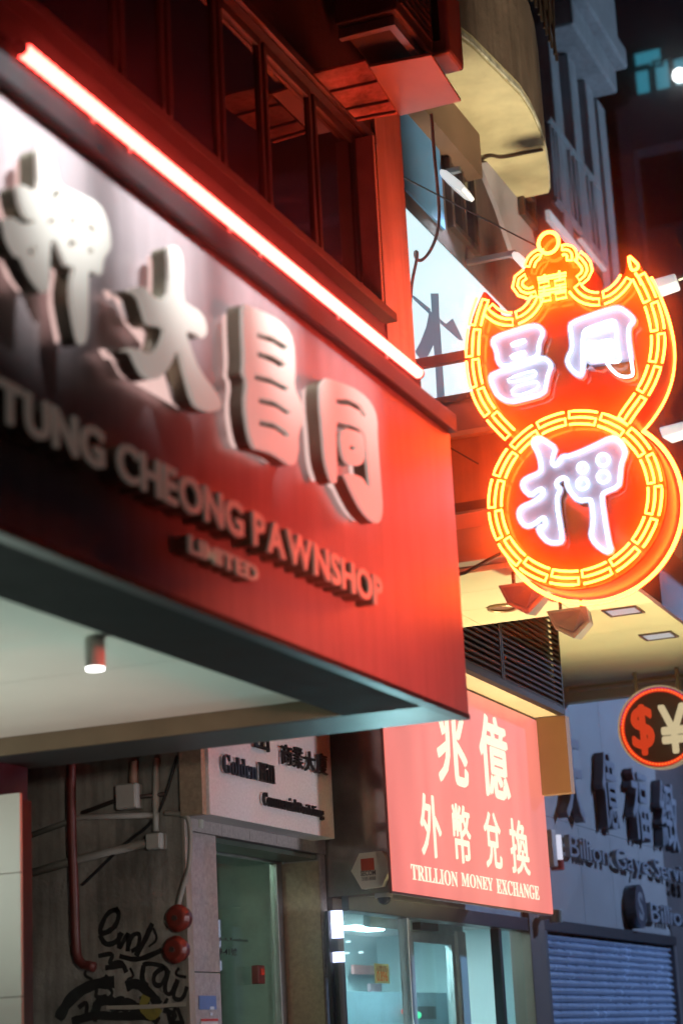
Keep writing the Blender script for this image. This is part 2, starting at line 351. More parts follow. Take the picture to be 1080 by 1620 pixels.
# ------------------------------------------------------------------ red tube light on the cornice
yl = YF+0.20; zl = (at(40, 86, 1, yl).z+at(657, 584, 1, yl).z)/2
t = thing('tube_light', 'long glowing red tube light along the top of the pawnshop sign', 'tube light', (6.2, yl, zl-0.05))
GL = glow('red_tube', (1.0, 0.058, 0.044), 24)
xl0 = at(35, 84, 1, yl).x; xl3 = at(662, 588, 1, yl).x; xl1 = at(299, 297, 1, yl).x; xl2 = at(500, 455, 1, yl).x
for xa, xb in ((xl0, xl1-0.006), (xl1+0.006, xl2-0.005), (xl2+0.005, xl3)):
    bm = B(); nseg = max(4, int((xb-xa)/0.048)); rings = []
    for i in range(nseg):                # one ribbed tube: the radius swells at every diode
        x = xa+(xb-xa)*i/nseg; d = (xb-xa)/nseg
        for fx, r in ((0.0, 0.0195), (0.3, 0.0195), (0.42, 0.0255), (0.86, 0.0255), (0.98, 0.0195)):
            rings.append([bm.verts.new((x+d*fx, yl+r*math.cos(k*math.pi/6), zl+r*math.sin(k*math.pi/6))) for k in range(12)])
    for A, D in zip(rings, rings[1:]):
        for k in range(12): bm.faces.new((A[k], A[(k+1) % 12], D[(k+1) % 12], D[k]))
    bm.faces.new(rings[0][::-1]); bm.faces.new(rings[-1])
    obj('tube_segment', bm, GL, t)
for x in (xl0-0.012, xl3): obj('end_cap', cyl(B(), (x, yl, zl), 'x', 0.026, 0.012, 12), M_black, t)
for x in (xl0+0.5, xl1-0.4, xl1+0.4, xl2-0.5, xl2+0.3, xl3-0.35): obj('clip', box(x-0.008, x+0.008, yl+0.024, yl+0.034, zl-0.028, zl+0.028), M_steel, t)
obj('tube_backing_strip', box(xl0-0.3, xl3+0.12, yl+0.034, yl+0.06, ZT+0.09, zl+0.035), mat('matt_black_backing', (0.004, 0.004, 0.004), 0.8, spec=0.1), t)  # black backing added to keep the strip below the tube dark
# ------------------------------------------------------------------ ceiling downlight under the box
p = at(150, 1008, 2, ZB+0.077)
t = thing('ceiling_light', 'small white cylinder spotlight under the pawnshop sign box', 'spotlight', (p.x, p.y, ZB-0.06))
obj('housing', cyl(B(), (p.x, p.y, ZB-0.035), 'z', 0.036, 0.112, 20), mat('white_lamp_can', (0.7, 0.68, 0.62), 0.4), t, 0.003)
obj('lens', cyl(B(), (p.x, p.y, ZB-0.041), 'z', 0.032, 0.005, 20), glow('lens_white', (1, 0.97, 0.95), 9), t)
lamp('entrance_glow_fill', 'AREA', (6.4, 4.6, 1.2), (5.6, 4.4, 3.1), 32, (0.78, 1.0, 0.88), 1.2)  # unseen uplight added, standing in for shop glow on the ceiling panel

# ------------------------------------------------------------------ upper floors of the pawnshop building
YU = 3.3
t = thing('building', 'dark old building above the pawnshop sign with tall bronze windows', 'building', (6.0, 6.0, 0))
xr = at(632, 184, 1, YU).x; xw = at(583, 300, 1, YU).x; xj = at(599, 300, 1, YU).x
zs_ = at(598, 488, 1, YU).z; zt_ = at(567, 200, 1, YU).z
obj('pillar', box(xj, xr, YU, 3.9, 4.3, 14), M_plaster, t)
obj('lower_wall', box(1.5, xj-0.002, YU+0.01, 3.6, 4.3, zs_-0.05), mat('lower_wall_plaster', (0.05, 0.042, 0.04), 0.8, 0, 0.2, 3, 0.2, 30), t)
obj('window_sill', box(1.5, xj-0.002, YU-0.06, YU+0.30, zs_-0.048, zs_), mat('sill_plaster', (0.045, 0.04, 0.036), 0.75, 0, 0.2, 3), t, 0.006)
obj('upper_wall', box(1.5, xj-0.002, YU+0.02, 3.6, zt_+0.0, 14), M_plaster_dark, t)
obj('lintel', box(1.5, xj-0.002, YU-0.005, YU+0.018, zt_+0.002, zt_+0.05), M_frame_red, t, 0.003)
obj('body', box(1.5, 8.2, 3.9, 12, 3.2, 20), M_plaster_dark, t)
obj('ground_floor', box(-2, 7.7, 6.6, 12, 0, 3.19), M_plaster_dark, t)
xs = [at(a, 230, 1, YU).x for a in (215, 289, 372, 441, 516)] + [xw+0.02]
xs = [xs[0]-1.4, xs[0]-0.7] + xs
M_dglass = mat('dark_window_glass', (0.014, 0.010, 0.010), 0.045, 0, 0.2, 4, spec=0.9)
for i in range(len(xs)-1):
    a, b = xs[i]+0.015, xs[i+1]-0.015
    bm = B(); f = 0.035
    for q in ((a, a+f, zs_+0.002, zt_-0.002), (b-f, b, zs_+0.002, zt_-0.002), (a+f, b-f, zs_+0.002, zs_+0.04), (a+f, b-f, zt_-0.05, zt_-0.002)): bx(bm, q[0], q[1], YU+0.06, YU+0.11, q[2], q[3])
    o = obj('window', bm, M_frame, t, 0.004)
    obj('pane', box(a+f, b-f, YU+0.075, YU+0.085, zs_+0.04, zt_-0.05), M_dglass, o)
obj('window_jamb', box(xw+0.022, xw+0.05, YU-0.03, YU+0.11, zs_+0.002, zt_-0.002), mat('light_jamb', (0.5, 0.42, 0.36), 0.5), t, 0.003)
obj('jamb_recess', box(xw+0.052, xj-0.003, YU+0.14, YU+0.2, zs_+0.002, zt_-0.002), M_black, t)

# ------------------------------------------------------------------ air conditioner and its drip tray
zt = at(631, 184, 1, YU).z
t = thing('air_conditioner', 'boxy dark air conditioner on the wall above a red lit drip tray', 'air conditioner', (8.4, 2.95, zt))
P = lambda px, py, z=zt: at(px, py, 2, z)
a, b, c, d = P(579, 107), P(682, 88), P(729, 160.5), P(631, 184)
x0 = P(600, 120).x
yA = P(682, 88).y; yB = YU
tx0 = P(545, 150).x; tx1 = (P(729, 160).x + P(631, 184).x)/2
obj('casing', box(tx0-0.55, tx1-0.36, yA+0.05, YU-0.01, zt+0.10, zt+0.85), mat('dirty_ac_casing', (0.07, 0.065, 0.06), 0.6, 0.1, 0.3, 8), t, 0.012)
bm = B()
for i in range(14): bx(bm, tx0-0.5, tx1-0.42, yA+0.035, yA+0.048, zt+0.16+i*0.045, zt+0.185+i*0.045)
obj('grille', bm, mat('ac_grille', (0.05, 0.045, 0.045), 0.5, 0.2), t)
pieces('mounting_bracket', bx(bx(B(), tx0-0.5, tx1-0.40, yA+0.08, yA+0.12, zt+0.045, zt+0.098), tx0-0.5, tx0-0.46, yA+0.12, YU-0.01, zt+0.045, zt+0.098), M_steel, t)
t2 = thing('air_conditioner', 'pale air conditioner hanging at the building corner above the tray', 'air conditioner', (tx1-0.1, 2.6, zt+0.12))
obj('casing', box(tx1-0.30, tx1-0.06, yA-0.02, YU-0.02, zt+0.14, zt+1.3), mat('pale_ac_casing', (0.42, 0.34, 0.33), 0.55, 0, 0.15, 5), t2, 0.02)
bm = B()
for i in range(9): bx(bm, tx1-0.315, tx1-0.302, yA+0.03+i*0.06, yA+0.065+i*0.06, zt+0.22, zt+1.2)
obj('fins', bm, M_black, t2)
mz = at(566, 192, 1, YU-0.06).z
tp = [P(579, 107), P(682, 88), P(729, 160.5), P(631, 184)]; mp_ = [P(496, 117, mz), P(577, 97, mz), P(629, 181, mz), P(566, 192, mz)]
t3 = thing('drip_tray', 'flat metal drip tray glowing red from below with a rusty mesh half', 'drip tray', (tp[0].x, 2.95, zt))
obj('plate', prismz([(p_.x, p_.y) for p_ in tp], zt, zt+0.018), mat('galvanised_tray', (0.55, 0.45, 0.40), 0.5, 0.2, 0.15, 3), t3, 0.003)
obj('mesh_panel', prismz([(p_.x, p_.y) for p_ in mp_], mz, mz+0.012), mat('rusty_mesh', (0.40, 0.20, 0.14), 0.85, 0, 0.85, 7, 0.8, 25), t3)
bm = B()
for f in (0.35, 0.72, 0.93):
    a_ = mp_[0].lerp(mp_[3], f); b_ = mp_[1].lerp(mp_[2], f); tube(bm, [(a_.x, a_.y, mz-0.004), (b_.x, b_.y, mz-0.004)], 0.007, n=6)
pieces('batten', bm, M_frame, t3)

# ------------------------------------------------------------------ building B: wall, white lightbox, floodlights, canopy
YB = 4.0; XB0 = xr+0.01; XB1 = 14.25
t = thing('building', 'brown plastered building behind the neon sign with yellow curved balcony soffit', 'building', (12, 6, 0))
obj('wall', box(XB0, XB1, YB, 4.4, 4.62, 16), mat('maroon_plaster', (0.09, 0.06, 0.065), 0.8, 0, 0.3, 3, 0.25, 30, streak=0.25), t)
bl = [at(*q, 1, YB) for q in ((628, 150), (690, 150), (692, 330), (640, 330))]
obj('blue_lit_panel', box(bl[0].x-0.1, (bl[1].x+bl[2].x)/2, YB-0.02, YB-0.002, (bl[2].z+bl[3].z)/2, 9), mat('blue_light_tint_wall', (0.10, 0.28, 0.62), 0.7, 0, 0.15, 3, 0.1, 30), t)  # bluish light on this wall strip put into the panel colour
q = [atF(757, 258, YB-0.03), atF(813, 252, YB-0.03), atF(830, 330, YB-0.03), atF(850, 405, YB-0.03), atF(812, 408, YB-0.03), atF(786, 330, YB-0.03)]
obj('pier', plate([q], MF(YB-0.04), 0.035), mat('lavender_patch', (0.40, 0.38, 0.50), 0.75, 0, 0.15, 3, 0.1, 30), t)  # lavender patch with a slanted outline, just proud of the wall
def window(parent, pts, y, fr, gl, nx=1):
    us = [atF(*p_, y) for p_ in pts]; a, b = min(u[0] for u in us), max(u[0] for u in us); c, d = min(u[1] for u in us), max(u[1] for u in us)
    bm = B(); f = 0.05
    bx(bm, a, a+f, y-0.05, y-0.003, c, d); bx(bm, b-f, b, y-0.05, y-0.003, c, d); bx(bm, a+f, b-f, y-0.05, y-0.003, c, c+f); bx(bm, a+f, b-f, y-0.05, y-0.003, d-f, d)
    for i in range(1, nx): bx(bm, a+(b-a)*i/nx-0.02, a+(b-a)*i/nx+0.02, y-0.05, y-0.003, c+f, d-f)
    o = obj('window', bm, fr, parent, 0.004)
    obj('pane', box(a+f, b-f, y-0.025, y-0.015, c+f, d-f), gl, o)
    return o
window(t, ((700, 235), (742, 290), (705, 330), (745, 400)), YB, M_frame_red, M_dglass, 2)
window(t, ((818, 292), (838, 318), (820, 340)), YB-0.045, M_frame, M_dglass)
# balcony
ZBAL = 8.0
bal = [at(*p_, 2, ZBAL) for p_ in ((690, 18), (705, 45), (748, 78), (790, 120), (822, 152), (840, 180), (854, 212), (862, 240), (867, 275), (868, 305))]
outl = [(p_.x, p_.y) for p_ in bal] + [(bal[-1].x, YB-0.003), (9.9, YB-0.003), (9.9, bal[0].y+0.05)]
bt = thing('balcony', 'curved old balcony with a peeling yellow lit underside above the lightbox', 'balcony', (12.3, 3.8, ZBAL))
obj('soffit', prismz(outl, ZBAL, ZBAL+0.10), mat('peeling_yellow_soffit', (0.62, 0.56, 0.38), 0.85, 0, 0.34, 1.7, 0.35, 9), bt)
par = outl[:10]
obj('parapet', prismz(par+[(x+0.02, y+0.13) for x, y in par[::-1]], ZBAL+0.102, ZBAL+1.05), mat('grimy_parapet', (0.15, 0.11, 0.10), 0.8, 0, 0.3, 3, 0.3, 20, streak=0.3), bt)
bm = B()
for i in range(len(par)-1): tube(bm, [(par[i][0], par[i][1]+0.02, ZBAL+0.05), (par[i+1][0], par[i+1][1]+0.02, ZBAL+0.05)], 0.035, n=6)
obj('drip_edge', bm, mat('pale_chipped_edge', (0.5, 0.5, 0.46), 0.8, 0, 0.6, 12), bt)
bm = B()
for i in range(16):
    x = 12.2+i*0.11; yb = 3.43+max(0, x-13)*0.12; tube(bm, [(x, yb, ZBAL+1.05), (x+0.12*(-1)**i, yb, ZBAL+1.7)], 0.012, n=5)
tube(bm, [(11.2, 3.52, ZBAL+1.7), (12.6, 3.42, ZBAL+1.7), (14, 3.55, ZBAL+1.7)], 0.02, n=6)
obj('railing', bm, M_frame, bt)
obj('beam', box(10.2, at(757, 256, 1, YB-0.12).x, YB-0.14, YB-0.004, ZBAL-0.35, ZBAL-0.003), mat('brown_beam', (0.17, 0.10, 0.075), 0.7, 0, 0.3, 4), bt)
cb = [at(*p_, 2, ZBAL-0.02) for p_ in ((755, 255), (775, 245), (790, 250), (812, 246), (835, 241), (858, 237))]
rebase(tag(obj('cable', tube(B(), smooth_path(cb, 2), 0.012, n=6), M_frame_red), 'thin brown cable running across the yellow balcony underside', 'cable'))
# white lightbox
YLB = 3.86
lx0 = xr+0.06; lx1 = at(771, 460, 1, YLB).x+0.9; lzt = at(705, 397, 1, YLB).z; lzb = 5.15
t = thing('lightbox_sign', 'white glowing lightbox beside the orange pillar with grey character strokes', 'lightbox', ((lx0+lx1)/2, YLB, lzb))
obj('casing', box(lx0-0.02, lx1+0.02, YLB+0.004, YB-0.003, lzb-0.02, lzt+0.03), M_steel, t)
obj('light_panel', box(lx0, lx1, YLB-0.012, YLB+0.003, lzb, lzt), glow('cool_lightbox', (0.74, 0.95, 1.0), 1.08), t)
def l3(L): return [atF(a/7.364+640, b/7.364+430, YLB-0.02) for a, b in L]
M_gst = mat('grey_blue_stroke_film', (0.26, 0.36, 0.50), 0.5, 0, 0.15, 2, emit=(0.35, 0.55, 0.78), es=0.28)
for L in ([(310, 250), (402, 250), (412, 540), (425, 700), (450, 1100), (475, 1470), (385, 1470), (365, 1100), (345, 850)], [(300, 440), (345, 500), (345, 850), (290, 960), (225, 1060), (130, 930), (190, 820), (260, 640)],
          [(75, 260), (125, 285), (306, 430), (292, 490), (120, 330)], [(412, 540), (490, 605), (568, 540), (620, 650), (690, 800), (640, 790), (560, 720), (425, 600)]):
    o = obj('character_stroke', plate([l3(L)], MF(YLB-0.0135-0.003*random.random()), 0.001), M_gst, t)
# floodlights on arms
def arm_flood(name_label, base_px, tip_px, head_px, xoff):
    b0 = at(*base_px, 1, YB-0.005); x = b0.x + xoff
    tp = at(*tip_px, 0, x)
    b0 = Vector((x, YB-0.005, at(*base_px, 0, x).z)); tp = Vector((x, tp.y, b0.z))
    t = thing('floodlight', name_label, 'floodlight', b0, 'floodlights on arms over the white lightbox')
    bm = B(); bx(bm, x-0.02, x+0.02, tp.y, b0.y, b0.z-0.02, b0.z+0.02); obj('arm', bm, M_steel, t, 0.003)
    h0 = at(*head_px[0], 0, x); h1 = at(*head_px[1], 0, x)
    d = (Vector(h1)-Vector(h0)); n = Vector((1, 0, 0)).cross(d).normalized()
    bm = B(); vs = []
    for s, wd in ((0, 0.012), (0.18, 0.028), (0.75, 0.030), (1, 0.014)):
        c = Vector(h0)+d*s; vs.append([bm.verts.new(c+n*wd*sy+Vector((0.11*sx, 0, 0))) for sx, sy in ((-1, -1), (1, -1), (1, 1), (-1, 1))])
    for i in range(3):
        for k in range(4): bm.faces.new((vs[i][k], vs[i][(k+1) % 4], vs[i+1][(k+1) % 4], vs[i+1][k]))
    bm.faces.new(vs[0][::-1]); bm.faces.new(vs[3]); bmesh.ops.recalc_face_normals(bm, faces=bm.faces)
    obj('lamp_head', bm, mat('lit_lamp_head', (0.85, 0.86, 0.88), 0.35, 0, 0.05, 4, emit=(0.9, 0.95, 1.0), es=0.55), t)
    bm = B(); tube(bm, [Vector(h0)+Vector((0, 0.02*math.cos(k*math.pi/5), 0.02*math.sin(k*math.pi/5)-0.005)) for k in range(10)], 0.005, True, 5)
    obj('hinge', bm, M_steel, t)
    return t, h0, h1
t, h0, h1 = arm_flood('floodlight on a steel arm below the balcony beside the orange pillar', (700, 274), (728, 268), ((704, 279), (740, 308)), 0.0)
lamp('floodlight_beam', 'SPOT', (h1.x, h1.y-0.02, h1.z-0.05), (h1.x-0.2, YLB, 6.2), 25, (0.75, 0.92, 1.0), 0.05, 110, 0.6)
t, h0, h1 = arm_flood('floodlight on a steel arm just left of the neon sign top', (738, 416), (816, 399), ((818, 408), (846, 434)), 0.0)
# dangling cable by the pillar
cpx = [(682, 180), (686, 240), (692, 300), (695, 345), (690, 375), (680, 398), (668, 412), (660, 412), (656, 404), (657, 397), (660, 400), (658, 415), (654, 432), (650, 455), (648, 500)]
rebase(tag(obj('cable', tube(B(), smooth_path([at(*p_, 1, 3.42+0.02*math.sin(i)) for i, p_ in enumerate(cpx)], 2), 0.010, n=6), mat('red_brown_cable', (0.30, 0.12, 0.09), 0.5)), 'loose looping cable hanging beside the orange pillar in front of the lightbox', 'cable'))

# canopy B
ZA = 4.1; ZC = 4.6
xa0 = at(730, 908, 2, ZA).x; xa1 = (at(737, 995, 2, ZA).x+at(880, 970, 2, ZA).x)/2; ys_ = at(1013, 933, 2, ZA).y
ysB = at(1080, 985, 2, ZC).y; xb1 = at(895, 1087, 2, ZC).x
t = thing('canopy', 'deep concrete canopy with a yellow lit underside behind the neon sign', 'canopy', (13, 3.6, ZA))
M_soff = mat('cream_soffit_board', (0.72, 0.66, 0.44), 0.75, 0, 0.10, 1.6, 0.08, 20)
bm = B()
for i in range(3):
    d = (xa1-xa0)/3
    for j, (y0, y1) in enumerate(((ys_, 3.1), (3.104, 3.7), (3.704, 4.6))): bx(bm, xa0+i*d+0.002, xa0+(i+1)*d-0.002, y0, y1, ZA, ZA+0.03)
obj('soffit_board', bm, M_soff, t)
bm = B(); n = 5
for i in range(n):
    d = (xb1-xa1)/n; bx(bm, xa1+i*d+0.002, xa1+(i+1)*d-0.002, ysB, 4.70, ZC, ZC+0.03)
obj('upper_soffit_board', bm, M_soff, t)
obj('fascia', box(xa0+0.02, xa1, ys_-0.03, ys_-0.002, ZA-0.02, 5.1), mat('red_brown_fascia', (0.16, 0.07, 0.07), 0.6, 0, 0.25, 4), t)
obj('upper_fascia', box(xa1+0.002, xb1, ysB-0.03, ysB-0.002, ZC-0.02, 5.12), mat('purple_fascia', (0.15, 0.08, 0.10), 0.6, 0, 0.25, 4), t)
obj('top_slab', box(xa0+0.02, xb1, ys_, 4.0, 5.08, 5.14), M_plaster_dark, t)
# end face of the canopy, layer by layer
def zC(px, py, x): return at(px, py, 0, x).z
xe = xa0+0.02
z1, z2, z3, z4, z5, z6 = (zC(712, 636, xe), zC(713, 688, xe), zC(713, 697, xe), zC(722, 805, xe), zC(725, 848, xe), zC(707, 906, xe))
obj('end_wall_upper', box(xe, xe+0.1, ys_, 4.0, z2+0.002, z1), mat('terracotta_plaster', (0.36, 0.20, 0.15), 0.7, 0, 0.15, 4, 0.1, 30), t)
obj('end_ledge', box(xe-0.05, xe+0.1, ys_, 4.0, z3+0.001, z2), mat('tan_ledge', (0.46, 0.38, 0.24), 0.7, 0, 0.15, 6), t, 0.004)
obj('end_wall', box(xe, xe+0.1, ys_, 4.0, z4+0.001, z3), mat('ochre_plaster', (0.42, 0.24, 0.12), 0.75, 0, 0.15, 4, 0.1, 30, streak=0.2), t)
obj('end_band', box(xe-0.01, xe+0.1, ys_, 4.0, z5+0.001, z4), mat('pale_band', (0.62, 0.50, 0.46), 0.6, 0, 0.08, 4), t)
obj('end_beam', box(xe-0.14, xe+0.1, ys_+0.02, at(705, 855, 0, xe-0.14).y, z6+0.01, z5), mat('grey_beam', (0.38, 0.34, 0.29), 0.7, 0, 0.12, 6, 0.1, 40), t, 0.005)
# lights in the soffit
def recess_round(px, py, z, r, lab):
    p = at(px, py, 2, z); t = thing('downlight', lab, 'downlight', (p.x, p.y, z-0.01))
    bm = B(); tube(bm, [(p.x+r*math.cos(k*math.pi/12), p.y+r*math.sin(k*math.pi/12), z-0.006) for k in range(24)], 0.012, True, 6); obj('rim', bm, mat('brass_rim', (0.35, 0.22, 0.12), 0.4, 0.5), t)
    obj('reflector', cyl(B(), (p.x, p.y, z-0.004), 'z', r-0.01, 0.003), mat('unlit_reflector', (0.30, 0.17, 0.10), 0.3, 0.4), t)
recess_round(795, 960, ZA, 0.085, 'round unlit downlight in the yellow canopy soffit left of the hanging floodlights')
for px, py, lab in ((985, 966, 'square recessed light in the yellow soffit nearest the neon coin'), (1041, 1005, 'square recessed light in the yellow soffit near the right edge')):
    z = ZC; p = at(px, py, 2, z); t = thing('recessed_light', lab, 'recessed light', (p.x, p.y, z-0.012), 'square recessed lights in the canopy')
    s = 0.13; bm = B()
    for q in ((-s, s, -s, -s+0.02), (-s, s, s-0.02, s), (-s, -s+0.02, -s+0.02, s-0.02), (s-0.02, s, -s+0.02, s-0.02)): bx(bm, p.x+q[0], p.x+q[1], p.y+q[2], p.y+q[3], z-0.012, z-0.001)
    obj('frame', bm, M_frame_red, t)
    obj('lens', box(p.x-s+0.021, p.x+s-0.021, p.y-s+0.021, p.y+s-0.021, z-0.006, z-0.001), glow('pale_lens', (0.75, 0.78, 0.80), 0.6), t)
for px, py, lab in ((828, 903, 'pink lit floodlight hanging from the canopy under the coin, left one'), (901, 945, 'pink lit floodlight with visible bracket hanging right of its twin')):
    p = at(px, py, 2, ZA); x, y = p.x, p.y
    t = thing('hanging_floodlight', lab, 'floodlight', (x, y, ZA), 'floodlights hanging from the canopy')
    bm = B(); bx(bm, x-0.01, x+0.01, y+0.055, y+0.07, ZA-0.12, ZA); bx(bm, x-0.01, x+0.01, y-0.07, y-0.055, ZA-0.12, ZA); pieces('bracket', bm, M_frame_red, t)
    bm = B(); v = [bm.verts.new((x+dx, y+dy, ZA+dz)) for dx, dy, dz in ((-0.08, 0.13, -0.08), (-0.08, -0.11, -0.08), (-0.04, -0.12, -0.17), (-0.06, -0.02, -0.26), (-0.06, 0.09, -0.19), (0.10, 0.11, -0.08), (0.10, -0.09, -0.08), (0.10, -0.10, -0.16), (0.10, -0.02, -0.24), (0.10, 0.08, -0.18))]
    bm.faces.new(v[:5]); bm.faces.new(v[5:][::-1])
    for k in range(5): bm.faces.new((v[k], v[(k+1) % 5], v[5+(k+1) % 5], v[5+k]))
    bmesh.ops.recalc_face_normals(bm, faces=bm.faces)
    gl_ = B(); gv = [gl_.verts.new((x+dx, y+dy, ZA+dz)) for dx, dy, dz in ((-0.088, 0.10, -0.10), (-0.088, -0.08, -0.10), (-0.056, -0.09, -0.16), (-0.070, -0.02, -0.225), (-0.070, 0.07, -0.175))]
    gl_.faces.new(gv); obj('glass_front', gl_, mat('grey_lamp_glass', (0.30, 0.24, 0.24), 0.12, 0, 0.1, 6), t)
    obj('lamp_head', bm, mat('grey_flood_housing', (0.45, 0.40, 0.40), 0.4, 0.2, 0.15, 8), t, 0.006)

# ------------------------------------------------------------------ neon pawnshop sign
XN = 9.62; TN = 0.24
t = thing('neon_sign', 'glowing orange neon pawnshop sign shaped like a bat holding a coin', 'neon sign', (XN+0.1, 2.6, 3.7))
nC = lambda L, x=XN: [atC(a, b, x) for a, b in L]
up_out = [(766,455),(771,480),(785,495),(805,501),(825,492),(838,478),(842,468),(826,469),(814,458),(812,446),(818,434),(829,426),(831,410),(840,400),(852,394),(851,378),(858,367),(868,363),(880,367),(886,380),(888,388),(900,386),(910,394),(922,406),(934,420),(934,432),(924,442),(913,448),(920,460),(938,466),(956,462),(970,454),(982,440),(989,428),(991,400),(1012,418),(1030,456),(1044,498),(1051,540),(1047,580),(1036,612),(1018,642),(1000,664),(960,700),(860,705),(806,696),(770,662),(750,632),(740,592),(737,550),(743,510),(755,478)]
M_nface = mat('glossy_red_neon_board', (0.66, 0.16, 0.012), 0.10, 0, 0.06, 2, coat=0.6)
M_nside = mat('red_neon_casing', (0.42, 0.035, 0.02), 0.35, 0, 0.12, 4)
obj('bat_casing', plate([nC(up_out)], MC(XN+0.012), TN-0.012, 0, 0, 1), M_nside, t)
obj('bat_board', plate([nC(up_out)], MC(XN+0.004), 0.007, -0.004, 0, 1), M_nface, t)
top = at(908, 645, 0, XN); bot = at(914, 941, 0, XN); lf = at(779, 800, 0, XN); rg = at(1051, 785, 0, XN)
cy_, cz_ = (lf.y+rg.y)/2, (top.z+bot.z)/2; rc = ((top.z-bot.z)/2+(lf.y-rg.y)/2)/2
circ = lambda r, n=64: [(-cy_+r*math.cos(k*2*math.pi/n), cz_+r*math.sin(k*2*math.pi/n)) for k in range(n)]
obj('coin_casing', plate([circ(rc)], MC(XN-0.006), TN+0.02), M_nside, t)
obj('coin_board', plate([circ(rc-0.004)], MC(XN-0.014), 0.007), M_nface, t)
GY = glow('yellow_neon', (1.0, 0.085, 0.0095), 46.0); GW = glow('white_neon', (0.82, 0.93, 1.04), 3.2)
def C3(p, x): return Vector((x, -p[0], p[1]))
def dens(path, closed):
    L = [0]; P_ = [Vector((a, b, 0)) for a, b in path]
    if closed: P_ = P_+[P_[0]]
    for i in range(len(P_)-1): L.append(L[-1]+(P_[i+1]-P_[i]).length)
    def f(s):
        s = max(0, min(L[-1]-1e-6, s)); k = max(i for i in range(len(L)-1) if L[i] <= s)
        d = P_[k+1]-P_[k]; tt = (s-L[k])/max(1e-9, L[k+1]-L[k]); n = Vector((-d.y, d.x, 0)).normalized()
        return P_[k]+d*tt, n
    return f, L[-1]
def fret(path, width, unit, x, closed=False, r=0.0068, name='fret_tube', material=None):
    if not closed: path = [(q.x, q.y) for q in smooth_path([(a, b, 0) for a, b in path], 2)]
    f, L = dens(path, closed); n = max(1, round(L/unit)); un = L/n; bm = B()
    for i in range(n):
        key = [(0.96, 1), (0.04, 1), (0.04, 0.5), (0.96, 0.5), (0.96, 0.0), (0.04, 0.0)]
        pts = []
        for j in range(len(key)):
            a = key[j]; b = key[j+1] if j+1 < len(key) else None
            st = 5 if b and abs(b[0]-a[0]) > 0.2 else 1
            for q in range(st if b else 1):
                s = 0.03+0.94*(a[0]+((b[0]-a[0])*q/st if b else 0)); v = a[1]+((b[1]-a[1])*q/st if b else 0)
                p_, nn = f((i+s)*un); pts.append(C3(p_+nn*(v-0.5)*width, x))
        tube(bm, pts, r, n=6)
    return obj(name, bm, material or GY, t, smooth=True)
xt = XN-0.055
fret(circ(rc-0.052), 0.070, 0.168, xt-0.012, True)
px_w = 0.0035
left = [(764,470),(754,498),(748,526),(746,557),(748,590),(756,622),(769,647),(787,669),(808,690)]
right = [(1008,434),(1022,462),(1032,488),(1039,515),(1041,543),(1037,572),(1027,602),(1012,628),(994,652),(984,668)]
fret(nC(left, xt), 0.070, 0.168, xt); fret(nC(right, xt), 0.070, 0.168, xt)
fret(nC([(769,486),(783,500),(805,507),(828,499),(843,484),(851,466)], xt), 0.07, 0.18, xt)
fret(nC([(906,452),(918,467),(937,474),(957,471),(972,462),(984,449),(992,436)], xt), 0.07, 0.18, xt)
fret(nC([(850,459),(835,466),(821,460),(816,449),(822,437),(834,432)], xt), 0.055, 0.16, xt)
fret(nC([(836,424),(840,410),(852,401),(858,403)], xt), 0.055, 0.16, xt)
fret(nC([(886,396),(898,394),(905,402),(903,414)], xt), 0.055, 0.16, xt)
fret(nC([(910,402),(922,412),(930,425),(924,438),(912,446)], xt), 0.055, 0.16, xt)
def ntube(L, closed, m, r=0.008, name='neon_tube', sm=1, x=None):
    x = x or xt; pts = smooth_path([C3(p_, x) for p_ in nC(L, x)], sm, closed)
    return obj(name, tube(B(), pts, r, closed, 8), m, t, smooth=True)
ringp = [(867+16*math.cos(k*math.pi/8), 384+17*math.sin(k*math.pi/8)-2*math.cos(k*math.pi/8)) for k in range(16)]
ntube(ringp, True, GY, 0.010); 
ntube([(993,404),(1001,411),(1010,420),(1006,427),(998,428),(995,417)], True, GY, 0.008)
ntube([(1004,432),(1010,440),(1014,450)], False, GY, 0.008)
k6 = lambda L: [(a/5.4+730, b/5.4+350) for a, b in L]
for L in ([(655,528),(740,510),(748,552),(662,570)], [(790,512),(880,492),(886,535),(797,552)], [(662,645),(752,628),(760,672),(672,690)], [(796,620),(885,602),(892,650),(806,668)]):
    ntube(k6(L), True, GY, 0.0065, sm=0)
for L in ([(645,485),(890,440)], [(650,505),(890,465)], [(705,455),(708,508)], [(830,425),(836,495)], [(655,600),(890,560)], [(660,625),(890,585)], [(700,570),(703,625)], [(836,545),(840,600)]):
    ntube(k6(L), False, GY, 0.0065, sm=0)
# tubes of the far face, along the back edge
xbk = XN+TN-0.02
obj('neon_tube', tube(B(), [C3(p_, xbk) for p_ in circ(rc+0.024)], 0.011, True, 8), GY, t, smooth=True)
obj('neon_tube', tube(B(), smooth_path([C3(p_, xbk) for p_ in nC([(1012,418),(1030,456),(1044,498),(1050,540),(1046,580),(1035,612),(1017,642),(1000,662)])], 2), 0.013, n=8), GY, t, smooth=True)
